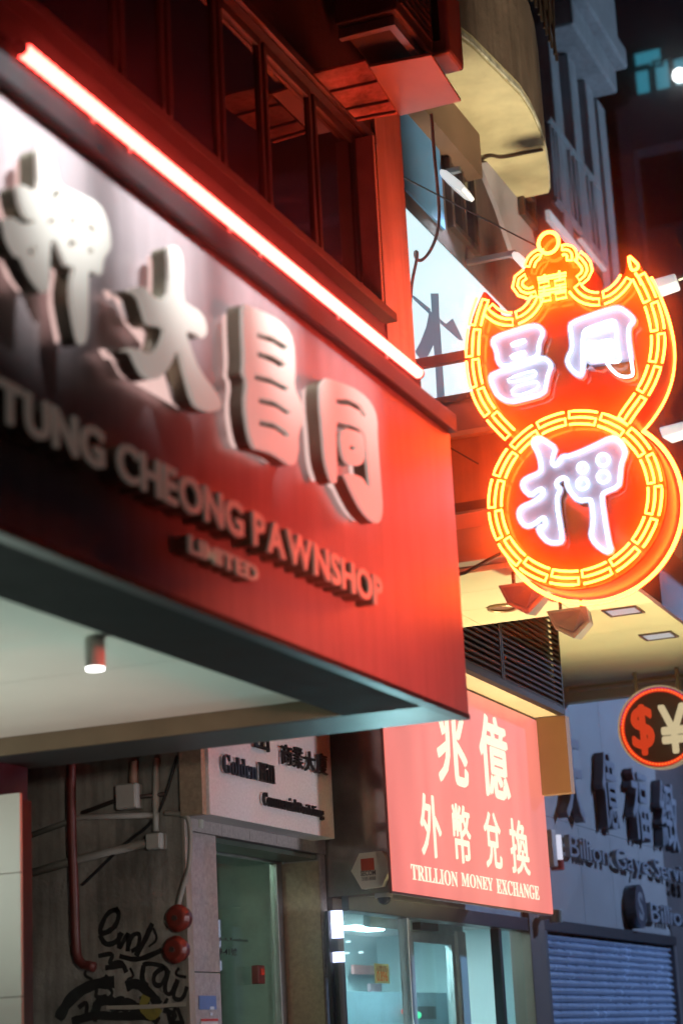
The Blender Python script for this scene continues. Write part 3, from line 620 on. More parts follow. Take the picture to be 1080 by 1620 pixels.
# white characters on raised pans
s2 = lambda L: [(a/4.154+760, b/4.154+470) for a, b in L]
s8 = lambda L: [(a/3.857+800, b/3.857+640) for a, b in L]
M_pan = mat('white_neon_pan', (0.64, 0.72, 0.95), 0.4, 0, 0.06, 5)
u1 = [(75,300),(88,265),(220,222),(340,185),(385,195),(412,235),(378,300),(376,372),(356,395),(150,460),(112,425),(102,345)]
u2 = [(60,530),(76,505),(230,455),(388,402),(430,405),(465,450),(440,500),(425,580),(415,632),(300,665),(190,690),(112,650),(82,590)]
tg = [(585,200),(592,168),(720,120),(860,76),(910,68),(958,100),(1000,140),(998,168),(970,190),(965,250),(975,330),(990,430),(1000,508),(985,522),(930,524),(880,500),(830,440),(822,420),(900,430),(915,410),(893,330),(886,165),(862,150),(690,208),(668,240),(665,400),(668,500),(652,520),(600,482),(566,430),(572,390),(600,340),(595,260)]
tgi = [(690,292),(700,390),(742,428),(860,382),(872,300),(848,282),(760,300)]
ap = [(170,250),(165,215),(195,200),(240,225),(300,265),(285,310),(275,360),(303,378),(325,340),(345,315),(390,315),(520,260),(640,200),(682,215),(725,280),(720,310),(697,370),(692,450),(685,500),(592,535),(580,560),(600,700),(625,850),(640,888),(610,900),(545,850),(515,800),(525,750),(530,690),(520,582),(500,577),(440,587),(390,530),(370,480),(375,455),(340,440),(300,475),(310,500),(330,520),(308,560),(310,620),(325,720),(342,820),(330,842),(260,842),(210,792),(195,750),(240,745),(240,690),(215,690),(170,730),(120,745),(82,700),(75,650),(100,620),(160,600),(230,550),(225,510),(190,520),(150,555),(110,520),(95,480),(120,450),(200,420),(215,400),(210,340),(190,280)]
xp = XN-0.040
def pan(L, xx, off=0.018, d=None, close=True):
    return obj('character_pan', plate([nC(L, xx)], MC(xx), d or (XN-0.002-xx), off, 0, 1), M_pan, t)
tg_pan = tg[:17]+[(780,470),(720,420),(680,395)]+tg[26:]
pan(s2(u1), xp); pan(s2(u2), xp-0.002); pan(s2(tg_pan), xp)
pan(s8(ap), xp-0.012, d=0.024)
xw_ = xp-0.022
for L in (s2(u1), s2(u2), s2(tg), s2(tgi)): ntube(L, True, GW, 0.0085, x=xw_)
for L in ([(195,305),(285,276),(300,292),(205,326)], [(190,385),(285,352),(300,372),(205,405)], [(172,535),(345,480),(365,497),(352,525),(185,565)], [(196,600),(360,550),(385,575),(360,610),(215,655)], [(700,225),(866,172),(872,200),(705,252)], [(745,350),(800,332),(815,356),(765,376)], [(735,335),(850,300),(860,345),(850,365),(745,400)]):
    ntube(s2(L), True, GW, 0.0055, x=xw_)
ntube(s8(ap), True, GW, 0.0088, x=xw_-0.010)
for (a, b, r) in ((465,385,31),(590,337,38),(592,440,37),(465,482,36)):
    ntube(s8([(a+r*math.cos(k*math.pi/5), b+r*math.sin(k*math.pi/5)) for k in range(10)]), True, GW, 0.007, x=xw_-0.010)
bm = B()
tube(bm, [(XN+0.1, 2.62, 5.72), (XN+0.6, YB, 6.9)], 0.005, n=5); obj('stay_wire', bm, M_frame, t)
obj('stay_wire', tube(B(), [(XN+0.1, 3.1, 4.6), (XN+0.3, YB, 5.3)], 0.005, n=5), M_frame, t)
obj('feed_cable', tube(B(), smooth_path([(XN+0.12, 3.02, 4.1), (XN+0.14, 3.35, 3.98), (XN+0.2, 3.7, 4.25), (XN+0.3, YB, 4.9)], 2), 0.010, n=6), M_black, t)
# steel arms that carry the sign
bm = B()
for z in (4.35, 5.2): bx(bm, XN+0.09, XN+0.14, 3.05, YB, z, z+0.05)
pieces('support_arm', bm, M_frame_red, t)

# ------------------------------------------------------------------ louvre box and money exchange lightbox
YV = 3.85; YT = 4.07
zv = (at(739, 1057, 1, YV).z+at(893, 1133, 1, YV).z)/2; xv1 = at(893, 1133, 1, YV).x; xv0 = 10.4
t = thing('louvre_box', 'dark louvred ventilation box over the money exchange lightbox', 'louvre box', (12.2, 4.0, zv))
bm = B(); n = 17
for i in range(n):
    z = zv+0.05+i*(ZC-zv-0.05)/n; v = [bm.verts.new(p_) for p_ in ((xv0, YV, z), (xv1-0.02, YV, z), (xv1-0.02, YV+0.05, z+0.05), (xv0, YV+0.05, z+0.05), (xv0, YV, z+0.012), (xv1-0.02, YV, z+0.012), (xv1-0.02, YV+0.05, z+0.062), (xv0, YV+0.05, z+0.062))]
    for f in ((0, 1, 2, 3), (7, 6, 5, 4), (0, 4, 5, 1), (1, 5, 6, 2), (2, 6, 7, 3), (3, 7, 4, 0)): bm.faces.new([v[k] for k in f])
obj('slat_panel', bm, mat('dark_louvre_slats', (0.018, 0.013, 0.013), 0.7, 0, 0.3, 10, spec=0.2), t)
bm = B(); bx(bm, xv0, xv1, YV-0.004, YV+0.05, zv, zv+0.045); bx(bm, xv1-0.02, xv1+0.0, YV-0.003, YV+0.05, zv+0.046, ZC-0.004)
for x in (11.15, 12.25, 12.29): bx(bm, x-0.012, x+0.012, YV-0.006, YV-0.001, zv+0.046, ZC-0.004)
obj('frame', bm, mat('louvre_frame', (0.02, 0.016, 0.016), 0.6, 0, spec=0.2), t)
obj('back_plate', box(xv0, xv1-0.021, YV+0.066, YV+0.075, zv+0.05, ZC-0.004), M_black, t)
ze = at(905, 1254, 1, YV).z
M_orange = mat('tan_end_panel', (0.22, 0.115, 0.05), 0.6, 0, 0.12, 4)
obj('underside', box(xv0, xv1-0.002, YV+0.051, 4.6, zv+0.004, zv+0.03), mat('cream_underside', (0.62, 0.50, 0.34), 0.5, 0, 0.1, 3), t)
obj('end_panel', box(xv1+0.001, xv1+0.10, YV, 4.68, ze, zv-0.002), M_orange, t)
zt0 = (at(741, 1095, 1, YT).z+at(849, 1140, 1, YT).z)/2; zt1 = (at(615, 1409, 1, YT).z+at(874, 1446, 1, YT).z)/2
xt0 = (at(607, 1155, 1, YT).x+at(619, 1409, 1, YT).x)/2; xt1 = at(874, 1446, 1, YT).x
t = thing('lightbox_sign', 'red glowing money exchange lightbox with cream characters under the louvres', 'lightbox', ((xt0+xt1)/2, YT+0.1, zt1))
obj('casing', box(xt0, xt1, YT+0.004, YT+0.018, zt1-0.012, zt0+0.012), M_frame_red, t)
obj('light_panel', box(xt0+0.008, xt1-0.008, YT-0.004, YT+0.003, zt1, zt0), glow('red_lightbox', (1.0, 0.225, 0.185), 1.0), t)
_n = MATS['red_lightbox'].node_tree.nodes; _l = MATS['red_lightbox'].node_tree.links
_tc = _n.new('ShaderNodeTexCoord'); _wv = _n.new('ShaderNodeTexNoise'); _wv.inputs['Scale'].default_value = 1.4; _wv.inputs['Detail'].default_value = 2
_mp = _n.new('ShaderNodeMapping'); _mp.inputs['Scale'].default_value = (2.6, 1, 0.5); _l.new(_tc.outputs['Object'], _mp.inputs[0]); _l.new(_mp.outputs[0], _wv.inputs['Vector'])
_mr = _n.new('ShaderNodeMapRange'); _mr.inputs['From Min'].default_value = 0.3; _mr.inputs['From Max'].default_value = 0.7; _mr.inputs['To Min'].default_value = 0.84; _mr.inputs['To Max'].default_value = 1.10
_l.new(_wv.outputs['Fac'], _mr.inputs[0]); _l.new(_mr.outputs[0], _n['Principled BSDF'].inputs['Emission Strength'])
GC = glow('cream_lit_letter', (1.0, 0.90, 0.66), 1.15)
k5 = lambda a, b: atF(a/3.857+600, b/3.857+1090, YT)
def cjk(chs, boxes, off):
    for chh, (l, tt, r, bt_) in zip(chs, boxes):
        a = k5(l, tt); b = k5(r, bt_)
        obj('lit_character', fit(bold_glyph(chh, off), a[0], b[0], b[1], a[1], MF(YT-0.006)), GC, t)
# outlines measured on the sign: (left, top-at-left, right, bottom-at-right)
cjk('兆億', ((325, 60, 545, 625), (588, 125, 800, 700)), 0.026)
cjk('外幣兌換', ((232, 625, 385, 1045), (432, 690, 565, 1080), (622, 735, 750, 1112), (780, 782, 918, 1148)), 0.020)
bold = lambda s: ''.join(chr(0x1D400+ord(c)-65) if c.isalpha() else c for c in s)
for wd, l, tp_, r, bt_ in (('TRILLION', 185, 1065, 475, 1210), ('MONEY', 492, 1118, 690, 1235), ('EXCHANGE', 706, 1155, 972, 1290)):
    a = k5(l, tp_); b = k5(r, bt_)
    obj('lit_word', fit(glyph(bold(wd), 0.004, 0.006), a[0], b[0], b[1], a[1], MF(YT-0.006)), GC, t)
lamp('louvre_box_downlight', 'SPOT', (11.75, 4.0, zv-0.03), (11.9, 3.98, zv-0.5), 6, (1.0, 0.75, 0.3), 0.03, 150, 0.9)

# ------------------------------------------------------------------ dollar and yen sign
XD = xb1-0.35
ct = at(1042, 1150, 0, XD); rd = (at(1042, 1084, 0, XD).z-at(1042, 1217, 0, XD).z)/2
t = thing('currency_sign', 'round hanging sign with red dollar and cream yen ringed by red lights', 'currency sign', (XD, ct.y, ct.z))
cc = lambda r, n=64: [(-ct.y+r*math.cos(k*2*math.pi/n), ct.z+r*math.sin(k*2*math.pi/n)) for k in range(n)]
obj('disc', plate([cc(rd*0.965)], MC(XD), 0.09), mat('dark_brown_disc', (0.075, 0.042, 0.035), 0.4, 0, 0.1, 6), t)
obj('rim', plate([cc(rd), cc(rd*0.966)], MC(XD-0.02), 0.11), mat('cream_rim', (0.75, 0.66, 0.48), 0.4, 0, 0.05, 6, emit=(1, 0.75, 0.45), es=0.25), t)
obj('light_ring', plate([cc(rd*0.945), cc(rd*0.845)], MC(XD-0.002), 0.002), glow('red_ring_backing', (1.0, 0.03, 0.01), 0.75), t)
bm = B(); bm2 = B()
for k in range(72):
    a = k*2*math.pi/72; c = Vector((XD-0.008, ct.y+rd*0.89*math.cos(a), ct.z+rd*0.89*math.sin(a)))
    bmesh.ops.create_icosphere(bm, subdivisions=1, radius=rd*0.021, matrix=Matrix.Translation(c))
    if 0.05 < a/math.pi < 0.85:
        c = Vector((XD-0.008, ct.y+rd*0.94*math.cos(a), ct.z+rd*0.94*math.sin(a))); bmesh.ops.create_icosphere(bm2, subdivisions=1, radius=rd*0.012, matrix=Matrix.Translation(c))
obj('bulb_ring', bm, glow('orange_bulbs', (1.0, 0.16, 0.02), 2.6), t); obj('violet_bulb_ring', bm2, glow('violet_bulbs', (0.6, 0.18, 1.0), 1.0), t)
q = lambda a, b: atC(a/9+960, b/9+1060, XD-0.01)
a, b = q(305, 505), q(697, 1200); obj('dollar_symbol', fit(bold_glyph('$', 0.03, 0.012), a[0], b[0], b[1], a[1], MC(XD-0.004)), glow('red_dollar', (1.0, 0.06, 0.012), 0.62), t)
a, b = q(705, 500), q(1180, 1165); obj('yen_symbol', fit(bold_glyph('¥', 0.028, 0.012), a[0], b[0], b[1], a[1], MC(XD-0.004)), glow('cream_yen', (1.0, 0.82, 0.48), 0.62), t)
bm = B()
for px in (1003, 1070):
    p_ = at(px, 1066, 0, XD+0.03); tube(bm, [(XD+0.03, p_.y, ct.z+rd*0.8), (XD+0.03, p_.y, ZC-0.002)], 0.018, n=8)
pieces('hanger', bm, mat('tan_hanger', (0.4, 0.33, 0.2), 0.5), t)
rebase(tag(obj('conduit', tube(B(), [(xb1-0.16, 4.6, ZC-0.06), (xb1-0.16, 2.9, ZC-0.06)], 0.022, n=8), mat('tan_conduit', (0.42, 0.34, 0.2), 0.5)), 'thin conduit pipe under the canopy edge behind the currency sign', 'pipe'))
obj_edge = obj('end_beam', box(xb1, xb1+0.12, ysB, 4.7, ZC-0.14, ZC+0.03), M_soff); obj_edge.name = 'canopy_beam'; tag(obj_edge, 'shallow tan beam closing the far end of the canopy underside', 'beam'); rebase(obj_edge)

# ------------------------------------------------------------------ ground floor row at the back of the pavement
YG = 4.7
t = thing('building', 'grey shop building with closed shutter and raised dark wall lettering', 'building', (18, 6, 0))
zwt = 5.1; xsl = at(862, 1530, 1, YG).x; xsr = at(1063, 1545, 1, YG).x; zsh = (at(864, 1466, 1, YG).z+at(1058, 1482, 1, YG).z)/2
M_tile = mat('lavender_grey_tile', (0.27, 0.245, 0.235), 0.45, 0, 0.10, 3)
bm = B()
xx = xsl-0.75
for i in range(5):
    x0_, x1_ = xx+i*1.02, xx+(i+1)*1.02-0.006
    bx(bm, x0_, min(x1_, xsr+0.12), YG, YG+0.1, zsh+0.03, 3.4); bx(bm, x0_, min(x1_, xsr+0.12), YG, YG+0.1, 3.404, zwt)
obj('tile_panel', bm, M_tile, t)
obj('body', box(16.4, 24, YG+0.12, 12, 0, 7.4), M_plaster_dark, t)
obj('side_body', box(xx, 16.39, YG+0.12, 12, 3.0, 7.4), M_plaster_dark, t)
obj('shutter_header', box(xsl-0.1, xsr+0.1, YG-0.05, YG+0.1, zsh-0.06, zsh+0.028), M_black, t, 0.004)
pieces('shutter_rail', bx(box(xsl-0.16, xsl-0.005, YG-0.04, YG+0.08, 0.004, zsh-0.062), xsr+0.005, xsr+0.10, YG-0.04, YG+0.08, 0.004, zsh-0.062), mat('shutter_rail_steel', (0.16, 0.15, 0.15), 0.4, 0.5), t)
bm = B(); nS = 40; h = (zsh-0.07)/nS
prof = [(0.0, 0.0), (-0.022, 0.10), (-0.034, 0.28), (-0.036, 0.46), (-0.024, 0.72), (-0.004, 0.97)]
rows = []
for i in range(nS):
    for dy, f in prof: rows.append([bm.verts.new((x, YG+0.03+dy, 0.006+(i+f)*h)) for x in (xsl, xsr)])
for a, b in zip(rows, rows[1:]): bm.faces.new((a[0], a[1], b[1], b[0]))
obj('roller_shutter', bm, mat('galvanised_shutter', (0.50, 0.58, 0.74), 0.26, 0.5, 0.12, 4, streak=0.2), t)
s7 = lambda a, b, y=YG: atF(a/4.764+860, b/4.764+1140, y)
M_lt = mat('glossy_dark_letters', (0.07, 0.08, 0.10), 0.16, 0.3, 0.1, 5)
DP = 0.10
M_lf = mat('blue_grey_letter_face', (0.26, 0.27, 0.30), 0.3, 0.2, 0.08, 6)
for chh, (l, tp_, r, bt_) in zip('天億福緻', ((100, 70, 320, 775), (395, 190, 580, 835), (620, 315, 815, 925), (835, 410, 1030, 1000))):
    a = s7(l, tp_, YG-DP); b = s7(r, bt_, YG-DP)
    o = obj('raised_character', fit(bold_glyph(chh, 0.010, 0.006), a[0]+0.10, b[0], b[1], a[1]-0.02, MF(YG-DP)), M_lf, t)
    obj('character_return', fit(glyph(chh, DP-0.018), a[0]+0.105, b[0]-0.005, b[1]+0.005, a[1]-0.025, MF(YG-DP+0.0105)), M_lt, o)  # returns coloured darker than the fronts to carry their unlit side
a = s7(190, 900, YG-0.07); b = s7(1130, 1240, YG-0.07)
for me in word_letters('Billion Gaye Services Ltd', a[0], b[0]+1.2, (a[1]+b[1])/2-0.13, (a[1]+b[1])/2+0.11, 0.045, 0.0, MF(YG-0.07)): obj('letter', me, M_lf, t)
a = s7(800, 1390, YG-0.07); b = s7(1030, 1530, YG-0.07)
for me in word_letters('Billion', a[0], b[0]+0.4, (a[1]+b[1])/2-0.09, (a[1]+b[1])/2+0.09, 0.045, 0.0, MF(YG-0.07)): obj('letter', me, M_lf, t)
a = s7(730, 1400, YG-0.12); bm = B(); cyl(bm, (a[0], YG-0.003, a[1]), (0, -1, 0), 0.20, 0.117, 28)
o = obj('logo_disc', bm, M_lt, t)
obj('emblem', fit(glyph('S', 0.01, 0.03), a[0]-0.09, a[0]+0.09, a[1]-0.13, a[1]+0.13, MF(YG-0.1205)), M_steel, o)
# wall beacon
p_ = at(880, 1345, 1, YG-0.08)
t = thing('beacon_light', 'small wall lamp with white glow and red base beside the exchange lightbox', 'beacon', (p_.x, YG-0.05, p_.z-0.15))
obj('bracket', box(p_.x-0.14, p_.x-0.02, YG-0.09, YG-0.003, p_.z-0.14, p_.z+0.16), mat('beige_plastic', (0.42, 0.34, 0.30), 0.5), t, 0.01)
obj('lamp', cyl(B(), (p_.x+0.035, YG-0.07, p_.z-0.075), 'z', 0.045, 0.20, 16), glow('beacon_white', (0.80, 0.82, 1.0), 0.9), t)
obj('red_base', cyl(B(), (p_.x+0.02, YG-0.07, p_.z-0.16), 'z', 0.055, 0.08, 16), mat('red_plastic', (0.4, 0.03, 0.02), 0.3), t)

# ------------------------------------------------------------------ money exchange shopfront
gx0 = at(543, 1452, 1, YG).x; gx1 = at(829, 1540, 1, YG).x; gz = (at(542, 1452, 1, YG).z+at(827, 1466, 1, YG).z)/2
px1 = xsl-0.165
t = thing('shopfront', 'bright teal lit money exchange shopfront with glass door', 'shopfront', ((gx0+gx1)/2, 5.0, 0))
M_alum = mat('aluminium_profile', (0.45, 0.50, 0.52), 0.3, 0.7, 0.1, 10)
obj('header', box(gx0-0.05, gx1+0.1, YG-0.06, YG+0.06, gz, gz+0.10), mat('dark_header', (0.05, 0.045, 0.05), 0.35, 0.3), t, 0.004)
obj('transom_panel', box(gx0-0.05, gx1+0.1, YG-0.02, YG+0.1, gz+0.102, 3.84), mat('grey_transom', (0.30, 0.32, 0.33), 0.5, 0.1), t)
obj('sign_underside', box(gx0-0.05, xt1-0.06, YT+0.06, YG-0.06, gz+0.14, gz+0.17), mat('white_underside', (0.62, 0.64, 0.63), 0.45, 0, 0.1, 3), t)
obj('corner_post', box(gx1+0.0, px1, YG-0.07, YG+0.1, 0.004, gz+0.3), mat('brown_post', (0.15, 0.10, 0.075), 0.5, 0.1, 0.2, 6), t, 0.006)
G_sh = glass('shop_glass', (0.86, 0.96, 0.97), 0.02)
mx_ = [at(px, 1540, 1, YG).x for px in (644, 725, 789)]
obj('mullion', box(mx_[0]-0.022, mx_[0]+0.022, YG-0.03, YG+0.04, 0.03, gz-0.002), M_alum, t, 0.003)
obj('mullion', box(mx_[2]-0.03, mx_[2]+0.03, YG-0.03, YG+0.04, 0.03, gz-0.002), mat('dark_mullion', (0.05, 0.06, 0.065), 0.3, 0.5), t, 0.003)
obj('pane', box(gx0, mx_[0]-0.024, YG, YG+0.012, 0.03, gz-0.004), G_sh, t)
obj('pane', box(mx_[2]+0.032, gx1-0.002, YG, YG+0.012, 0.03, gz-0.004), G_sh, t)
# inside
yi = 6.3
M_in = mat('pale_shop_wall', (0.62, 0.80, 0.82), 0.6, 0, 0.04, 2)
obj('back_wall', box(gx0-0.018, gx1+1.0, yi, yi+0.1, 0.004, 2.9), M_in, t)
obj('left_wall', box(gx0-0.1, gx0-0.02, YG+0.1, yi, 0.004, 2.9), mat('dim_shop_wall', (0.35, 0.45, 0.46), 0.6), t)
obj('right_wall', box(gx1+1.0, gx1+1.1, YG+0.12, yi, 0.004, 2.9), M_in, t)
obj('shop_ceiling', box(gx0-0.018, gx1+1.0, YG+0.1, yi, gz+0.1, gz+0.16), mat('shop_ceiling', (0.6, 0.62, 0.62), 0.7), t)
bm = B()
for x in (gx0+2.3, gx0+3.2): bx(bm, x-0.3, x+0.3, 5.1, 5.25, gz+0.085, gz+0.098); bx(bm, x-0.3, x+0.3, 5.8, 5.95, gz+0.085, gz+0.098)
obj('ceiling_lamp', bm, glow('shop_lamps', (0.70, 0.98, 1.0), 60), t)
yd = YG+0.25
d0 = at(652, 1540, 1, yd).x; d1 = at(722, 1540, 1, yd).x; zd = at(700, 1478, 1, yd).z
bm = B(); bx(bm, d0, d0+0.06, yd, yd+0.05, 0.01, zd); bx(bm, d1-0.07, d1, yd, yd+0.05, 0.01, zd); bx(bm, d0+0.06, d1-0.07, yd, yd+0.05, zd-0.07, zd)
o = obj('door', bm, mat('white_door_frame', (0.62, 0.70, 0.70), 0.4), t, 0.004)
obj('door_pane', box(d0+0.06, d1-0.07, yd+0.02, yd+0.03, 0.01, zd-0.07), G_sh, o)
obj('closer', box(d0+0.05, d0+0.42, yd-0.06, yd-0.002, zd+0.01, zd+0.06), M_frame, o)
obj('door_head', box(mx_[0]+0.024, mx_[2]-0.032, yd, yd+0.05, zd+0.004, gz+0.08), mat('pale_door_head', (0.60, 0.74, 0.74), 0.5), t)
obj('partition', box(d1+0.01, mx_[2]-0.034, yd-0.02, yd+0.06, 0.01, gz-0.01), mat('white_partition', (0.70, 0.80, 0.78), 0.5, 0, 0.05, 3), t)
def inside(name, px0, py0, px1, py1, y, m, dep=0.03):
    a = at(px0, py0, 1, y); b = at(px1, py1, 1, y)
    return obj(name, box(a.x, b.x, y, y+dep, min(a.z, b.z), max(a.z, b.z)), m, t)
yb_ = yi-0.10
inside('counter_panel', 548, 1568, 724, 1640, yb_-0.5, mat('grey_blue_counter', (0.30, 0.44, 0.50), 0.4))
inside('red_band', 560, 1526, 642, 1544, yb_, mat('red_band_paint', (0.60, 0.26, 0.24), 0.5))
inside('wall_poster', 586, 1556, 606, 1610, yb_-0.04, mat('pink_poster', (0.62, 0.44, 0.48), 0.5, 0, 0.3, 9))
inside('wall_poster', 660, 1500, 700, 1560, yb_, mat('pale_wall_poster', (0.55, 0.62, 0.58), 0.5, 0, 0.3, 9))
inside('counter_screen', 652, 1592, 690, 1612, yb_-0.52, M_black, 0.015)
for (px_, py_, c_) in ((640, 1600, (1, 0.12, 0.06)), (652, 1603, (0.05, 1.0, 0.35)), (661, 1606, (0.05, 1.0, 0.4))):
    p_ = at(px_, py_, 1, yb_-0.54); bm = B(); bmesh.ops.create_icosphere(bm, subdivisions=2, radius=0.028, matrix=Matrix.Translation(p_)); obj('indicator_lamp', bm, glow('indicator_%d_%d' % (px_, py_), c_, 1.6), t)
for (px_, py_) in ((551, 1491), (549, 1509), (571, 1508)):
    p_ = at(px_, py_, 1, 5.6); obj('downlight', cyl(B(), (p_.x, p_.y, p_.z), 'z', 0.018, 0.012, 14), glow('small_downlight', (0.9, 1, 1), 2), t)
bm = B()
for k in range(3): tube(bm, [(gx0+0.5+k*0.15, 5.9, 1.2), (gx0+0.5+k*0.15, 5.9, 2.5)], 0.008, n=5)
obj('hanging_wire', bm, M_alum, t)
obj('red_stripe', inside('x_', 726, 1522, 730, 1524, yb_, M_alum).data.copy(), M_alum, t) if False else None
# rate poster on the glass
a = at(592, 1524, 1, YG-0.004); b = at(616, 1556, 1, YG-0.004)
t2 = thing('rate_poster', 'small exchange rate poster with orange number on the shop glass', 'poster', ((a.x+b.x)/2, YG, b.z))
obj('sheet', box(a.x, b.x, YG-0.004, YG-0.001, b.z, a.z), paper('pale_yellow_sheet', (0.75, 0.74, 0.42)), t2)
obj('rate_number', fit(glyph('0.896', 0.001, 0.012), a.x+0.03, b.x-0.03, b.z+0.012, b.z+(a.z-b.z)*0.62, MF(YG-0.005)), mat('orange_ink', (0.75, 0.22, 0.02), 0.5), t2)
obj('heading', fit(glyph('人民幣兌港元', 0.001, 0.0), a.x+0.02, b.x-0.02, a.z-0.05, a.z-0.012, MF(YG-0.005)), mat('brown_ink', (0.3, 0.12, 0.05), 0.5), t2)
# poster in the side pane
a = at(806, 1522, 1, YG+0.5); b = at(850, 1600, 1, YG+0.5); yp = YG+0.5
t2 = thing('notice_board', 'lit notice board with red heading seen through the right hand pane', 'notice', ((a.x+b.x)/2, yp, b.z))
obj('board', box(a.x, b.x+0.2, yp, yp+0.02, b.z, a.z), mat('yellow_notice', (0.66, 0.72, 0.40), 0.5, 0, 0.25, 3), t2)
obj('heading_band', box(a.x, b.x+0.2, yp-0.004, yp-0.001, a.z-0.10, a.z-0.003), mat('red_notice_band', (0.62, 0.06, 0.06), 0.5), t2)
bm = B()
for i in range(4): bx(bm, a.x+0.06, a.x+0.34, yp-0.003, yp-0.001, a.z-0.19-i*0.07, a.z-0.178-i*0.07)
obj('text_line', bm, mat('dark_ink', (0.06, 0.07, 0.05), 0.6), t2)
# blue tube at the left edge
p0 = at(532, 1440, 0, gx0-0.12)
t = thing('tube_light', 'short bluish white tube light on the shop edge left of the glass', 'tube light', (gx0-0.1, YG-0.1, 1.4))
zz = [at(534, q_, 1, YG-0.12).z for q_ in (1441, 1484, 1506, 1522)]; xx_ = at(534, 1480, 1, YG-0.12).x
bm = B(); cyl(bm, (xx_, YG-0.12, zz[1]), 'z', 0.036, zz[0]-zz[1], 12); cyl(bm, (xx_, YG-0.12, zz[3]), 'z', 0.036, zz[2]-zz[3], 12)
pieces('lit_tube', bm, glow('violet_tube', (0.62, 0.68, 1.0), 2.6), t)
obj('tube_body', bx(cyl(B(), (xx_+0.0, YG-0.12, 0.9), 'z', 0.034, zz[3]-0.9-0.002, 12), xx_-0.04, xx_+0.09, YG-0.082, YG-0.062, 0.02, zz[0]), M_black, t)

# ------------------------------------------------------------------ stone pier with alarm box and camera
XP = at(532, 1300, 1, 4.62).x
t = thing('stone_pier', 'polished dark stone pier between the building sign and the red lightbox', 'pier', (XP, 4.5, 0))
M_pol = mat('polished_dark_stone', (0.34, 0.30, 0.27), 0.10, 0.6, 0.5, 4)
yq0 = at(640, 1250, 0, XP).y
zq = at(560, 1416, 0, XP).z
obj('shaft', box(XP, gx0-0.06, YT+0.2, YG+0.1, zq, 4.6), M_pol, t)
obj('base', box(XP+0.02, gx0-0.06, YG-0.02, YG+0.1, 0.004, zq-0.003), mat('brown_stone', (0.14, 0.10, 0.08), 0.4, 0, 0.3, 8), t)
hc = at(585, 1378, 0, XP-0.05)
t = thing('alarm_box', 'white hexagonal alarm box on the dark pier beside the red lightbox', 'alarm box', hc)
hx = [atC(*p_, XP-0.06) for p_ in ((555, 1378), (568, 1350), (604, 1346), (617, 1372), (604, 1402), (572, 1407))]
obj('housing', plate([hx], MC(XP-0.06), 0.055), mat('cream_plastic', (0.66, 0.60, 0.50), 0.4, 0, 0.06, 4), t, 0.006)
a = atC(570, 1359, XP-0.062); b = atC(592, 1376, XP-0.062)
obj('red_square', plate([[(a[0], a[1]), (b[0], a[1]), (b[0], b[1]), (a[0], b[1])]], MC(XP-0.0625), 0.002), mat('orange_red_print', (0.55, 0.06, 0.02), 0.5), t)
a = atC(570, 1378, XP-0.062); b = atC(594, 1384, XP-0.062); obj('name_print', fit(glyph('SECOM', 0.001, 0.02), a[0], b[0], b[1], a[1], MC(XP-0.0625)), M_frame, t)
a = atC(572, 1388, XP-0.062); b = atC(594, 1392, XP-0.062); obj('phone_print', fit(glyph('2185 8088', 0.001, 0.0), a[0], b[0], b[1], a[1], MC(XP-0.0625)), M_frame, t)
p_ = at(607, 1418, 2, zq-0.002)
p_ = at(607, 1420, 0, XP+0.12)
t = thing('dome_camera', 'small dome security camera under the red lightbox corner', 'security camera', (p_.x, p_.y, p_.z))
obj('base', cyl(B(), (p_.x, p_.y, p_.z), 'z', 0.055, 0.06, 20), mat('camera_plastic', (0.5, 0.47, 0.42), 0.4), t)
bm = B(); bmesh.ops.create_uvsphere(bm, u_segments=16, v_segments=8, radius=0.042, matrix=Matrix.Translation((p_.x, p_.y, p_.z-0.002))); obj('dome', bm, mat('dark_dome', (0.02, 0.03, 0.035), 0.05), t, smooth=True)
p_ = at(879, 1460, 1, YG-0.2)
t = thing('wall_camera', 'small pale security camera at the left end of the shutter header', 'security camera', p_)
bm = B(); cyl(bm, (p_.x, YG-0.2, p_.z), 'z', 0.05, 0.10, 16, 0.055); obj('body', bm, mat('grey_green_plastic', (0.28, 0.30, 0.27), 0.5), t, 0.006)
obj('bracket', box(p_.x-0.02, p_.x+0.02, YG-0.16, YG-0.06, p_.z+0.03, p_.z+0.06), M_steel, t)

# ------------------------------------------------------------------ commercial building entrance
ex0 = at(303, 1400, 1, YG).x; ex1 = XP-0.02
o0 = at(341, 1322, 1, YG); o1 = at(506, 1352, 1, YG); zo = (o0.z+o1.z)/2
t = thing('building', 'granite clad commercial building entrance with recessed door beside the alley', 'building', ((ex0+ex1)/2, 6, 0))
M_gran = mat('pink_grey_granite', (0.34, 0.30, 0.30), 0.45, 0, 0.35, 45, 0.1, 60)
M_gran_t = mat('tan_granite', (0.36, 0.28, 0.20), 0.5, 0, 0.3, 40, 0.1, 60)
bm = B(); zj = at(320, 1538, 1, YG).z; bx(bm, ex0, o0.x, YG, YG+0.24, 0.004, zj-0.003); bx(bm, ex0, o0.x, YG, YG+0.24, zj+0.003, zo)
bx(bm, o1.x, ex1, YG, YG+0.24, 0.004, zj-0.003); bx(bm, o1.x, ex1, YG, YG+0.24, zj+0.003, zo)
pieces('jamb', bm, M_gran, t)
bm = B(); n = 5
for i in range(n):
    d = (ex1-ex0)/n; bx(bm, ex0+i*d+0.002, ex0+(i+1)*d-0.002, YG-0.01, YG+0.24, zo+0.003, zo+0.17)
obj('lintel', bm, M_gran, t)
obj('wall', box(ex0, ex1, YG+0.02, YG+0.24, zo+0.173, 4.62), M_plaster, t)
obj('soffit', box(o0.x+0.002, o1.x-0.002, YG+0.02, YG+0.225, zo-0.03, zo-0.004), mat('dark_metal_soffit', (0.10, 0.13, 0.11), 0.35, 0.3), t)
yy = YG+0.25
